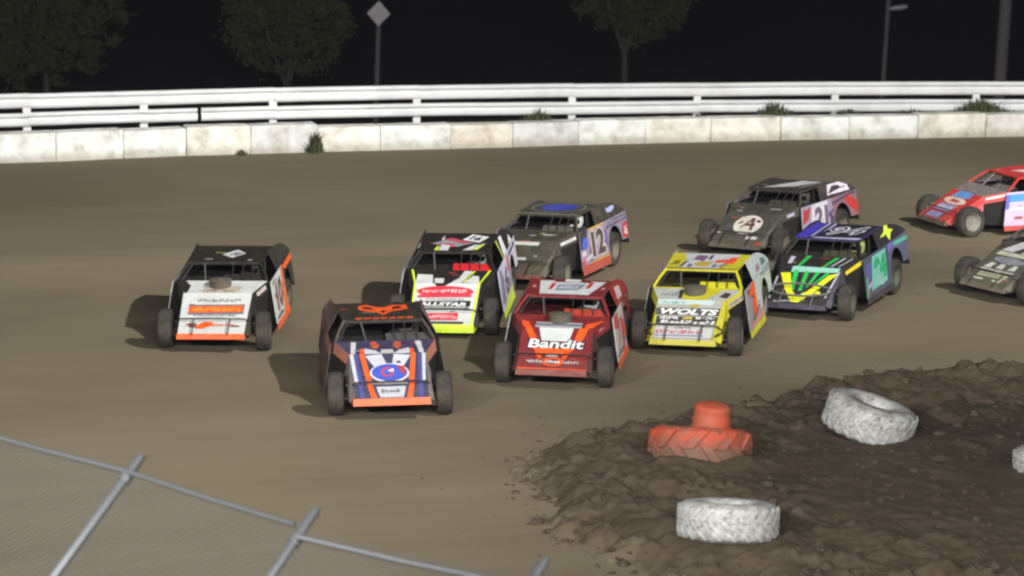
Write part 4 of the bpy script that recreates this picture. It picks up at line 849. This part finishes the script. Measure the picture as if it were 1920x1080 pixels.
# charcoal with white disc
CARS.append(dict(seed=8, pos=(5.573, 55.35), yaw=-122.1, roll=2.4, pitch=.1, dust=.22, steer=8, label='charcoal race car with white disc emblem on its nose and violet-white side', driver='helmeted driver in the charcoal car with the white disc',
    nose=(54, 56, 54), hood=(50, 54, 52), roof=(34, 34, 38), door=(176, 160, 190), quarter=(150, 110, 130), sail=(34, 30, 44), band=(42, 44, 44), flank=(52, 54, 52), skirt=(62, 60, 56), rocker=(190, 120, 110), pillar=(60, 60, 56), inside=BLK, dash=(46, 48, 48), helmet=(70, 70, 74), decals=[
    ('roof', 'poly', (222, 218, 226), [(.22, .16), (.70, .40), (.92, .94), (.60, .94)]), ('roof', 'poly', (170, 160, 156), [(.80, .3), (.84, .3), (.98, .9), (.94, .9)]), ('nose', 'ell', (226, 220, 212), (.52, .62, .27, .30)), ('nose', 'polys', (110, 70, 74), [[(.38, .50), (.42, .50), (.60, .84), (.54, .84)], [(.52, .84), (.60, .84), (.66, .46), (.60, .44)], [(.46, .58), (.66, .58), (.65, .66), (.49, .66)]]), ('nose', 'polys', (50, 48, 50), [[(.32, .62), (.40, .66), (.40, .72), (.33, .68)], [(.64, .72), (.74, .70), (.72, .78), (.65, .80)]]),
    ('nose', 'polys', (214, 214, 208), [[(.64, .16), (.86, .17), (.85, .26), (.64, .25)], [(.02, .30), (.10, .30), (.09, .36), (.02, .36)]]), ('nose', 'poly', (196, 44, 44), [(.84, .0), (1, .0), (1, .12), (.92, .06)]), ('hood', 'polys', (180, 180, 178), [[(.14, .1), (.24, .1), (.25, .2), (.15, .2)], [(.66, .5), (.84, .5), (.84, .6), (.66, .6)]]), ('bandL', 'poly', (190, 180, 206), [(.3, .3), (.66, .3), (.66, .66), (.3, .66)]),
    ('doorL', 'poly', (236, 230, 242), [(.24, .2), (.8, .2), (.86, .98), (.34, .98)]), ('doorL', 'poly', (76, 62, 110), [(.86, .1), (1, .1), (1, .5), (.9, .6)]), ('doorL', 'poly', (190, 60, 60), [(.02, .5), (.2, .6), (.28, .9), (.06, .9)]), ('doorL', 'text', (112, 96, 128), '21', (.38, .80, .26, .88), .04, .05), ('doorL', 'poly', (226, 180, 164), [(.0, .0), (.5, .0), (.3, .3), (.06, .4)]), ('doorL', 'polys', (90, 84, 130), [[(.82, .5), (1, .6), (1, .7), (.84, .62)]]),
    ('quartL', 'polys', (206, 50, 48), [[(.5, .78), (1, .3), (1, .7), (.6, .98)]]), ('quartL', 'polys', (64, 60, 100), [[(.0, .8), (.9, .96), (.9, 1), (0, .88)]]), ('sailL', 'polys', (236, 226, 242), [[(.24, .2), (.84, .12), (.80, .5), (.62, .82), (.34, .86)]]), ('sailL', 'polys', (80, 66, 96), [[(.4, .40), (.76, .40), (.74, .46), (.4, .46)], [(.3, .16), (.5, .1), (.5, .16), (.34, .22)]])]))
# red
RED = (196, 36, 44)
CARS.append(dict(seed=9, pos=(10.98, 58.25), yaw=-158, roll=.4, pitch=.6, dust=.18, steer=6, label='red race car with blue and white panels beside a bare metal front wheel', driver='helmeted driver in the red car',
    nose=RED, hood=(120, 116, 116), roof=RED, door=(206, 186, 222), quarter=RED, sail=RED, band=RED, flank=RED, skirt=(84, 74, 66), rocker=(206, 34, 48), pillar=RED, inside=BLK, dash=(110, 106, 104), rimc=(128, 126, 122), helmet=(60, 60, 60), decals=[
    ('roof', 'poly', (226, 206, 200), [(.30, .3), (.9, .5), (.94, .8), (.4, .66)]), ('nose', 'poly', (96, 152, 214), [(.18, .78), (.74, .80), (.72, 1), (.24, 1)]), ('nose', 'ell', (222, 200, 186), (.46, .66, .36, .12)), ('nose', 'poly', (190, 60, 60), [(.3, .62), (.62, .62), (.6, .70), (.32, .70)]), ('nose', 'poly', (150, 146, 196), [(.16, .30), (.72, .30), (.70, .52), (.18, .52)]), ('nose', 'rows', (220, 216, 230), (.22, .66, .36, .46, 6)), ('nose', 'poly', (140, 140, 196), [(.2, .04), (.64, .04), (.64, .22), (.2, .22)]),
    ('bandL', 'poly', (232, 216, 220), [(.10, .46), (.96, .50), (.96, .80), (.10, .72)]), ('doorL', 'poly', (70, 150, 226), [(.0, .70), (.8, .72), (.8, .95), (.0, .93)]), ('doorL', 'poly', (96, 104, 206), [(.0, .5), (.06, .5), (.06, .93), (0, .93)]), ('doorL', 'poly', (236, 228, 240), [(.06, .46), (.6, .5), (.6, .56), (.06, .52)]), ('sailL', 'poly', (230, 214, 214), [(.1, .1), (.5, .1), (.5, .3), (.14, .3)])]))
# dusty grey
CARS.append(dict(seed=10, pos=(10.60, 51.01), yaw=-145, dust=.22, steer=6, label='dusty grey race car with twin white hood stripes and pale nose bars', driver='helmeted driver in the dusty grey car with twin white stripes',
    nose=(68, 72, 66), hood=(44, 44, 48), roof=(60, 60, 60), door=(80, 80, 82), quarter=(70, 70, 72), sail=(60, 60, 62), band=(70, 72, 68), flank=(64, 68, 60), skirt=(96, 88, 76), rocker=(90, 84, 76), pillar=(60, 60, 60), inside=BLK, dash=(50, 50, 50), helmet=(120, 120, 124), decals=[
    ('hood', 'polys', (214, 212, 220), [[(.14, .0), (.40, .0), (.46, 1), (.26, 1)], [(.56, .0), (.80, .0), (.78, 1), (.60, 1)]]), ('nose', 'poly', (186, 192, 172), [(.12, .86), (.86, .88), (.86, .98), (.14, .97)]), ('nose', 'ell', (130, 134, 146), (.52, .74, .34, .10)), ('nose', 'polys', (206, 208, 196), [[(.14, .46), (.30, .46), (.30, .62), (.22, .62)], [(.40, .48), (.56, .48), (.54, .62), (.44, .62)], [(.66, .48), (.82, .50), (.80, .64), (.72, .64)], [(.12, .40), (.86, .41), (.86, .44), (.12, .43)]]), ('nose', 'polys', (172, 178, 152), [[(.14, .20), (.84, .22), (.84, .34), (.14, .32)]]), ('nose', 'polys', (206, 206, 190), [[(.18, .10), (.40, .10), (.40, .15), (.18, .15)], [(.60, .11), (.78, .11), (.78, .16), (.60, .16)]])]))
for sp in CARS:
    make_driver(make_car(sp), sp)

# ------------------------------------------------------------------ thin haze volume added to lift the blacks of the background
mb = MB(); mb.box((0, 70, 1.75), (260, 190, 21.5)); hz = mb.mesh('haze', None)
t = bpy.data.materials.new('black_lift_haze'); t.use_nodes = True; nt = t.node_tree; nt.nodes.remove(nt.nodes['Principled BSDF'])
pv = nt.nodes.new('ShaderNodeVolumePrincipled'); pv.inputs['Color'].default_value = (.80, .83, 1.0, 1); pv.inputs['Density'].default_value = .00011
nt.links.new(pv.outputs[0], nt.nodes['Material Output'].inputs['Volume']); hz.materials.append(t)
tag(link('haze', hz), 'thin haze added over the track to lift the blacks', 'haze', kind='stuff')
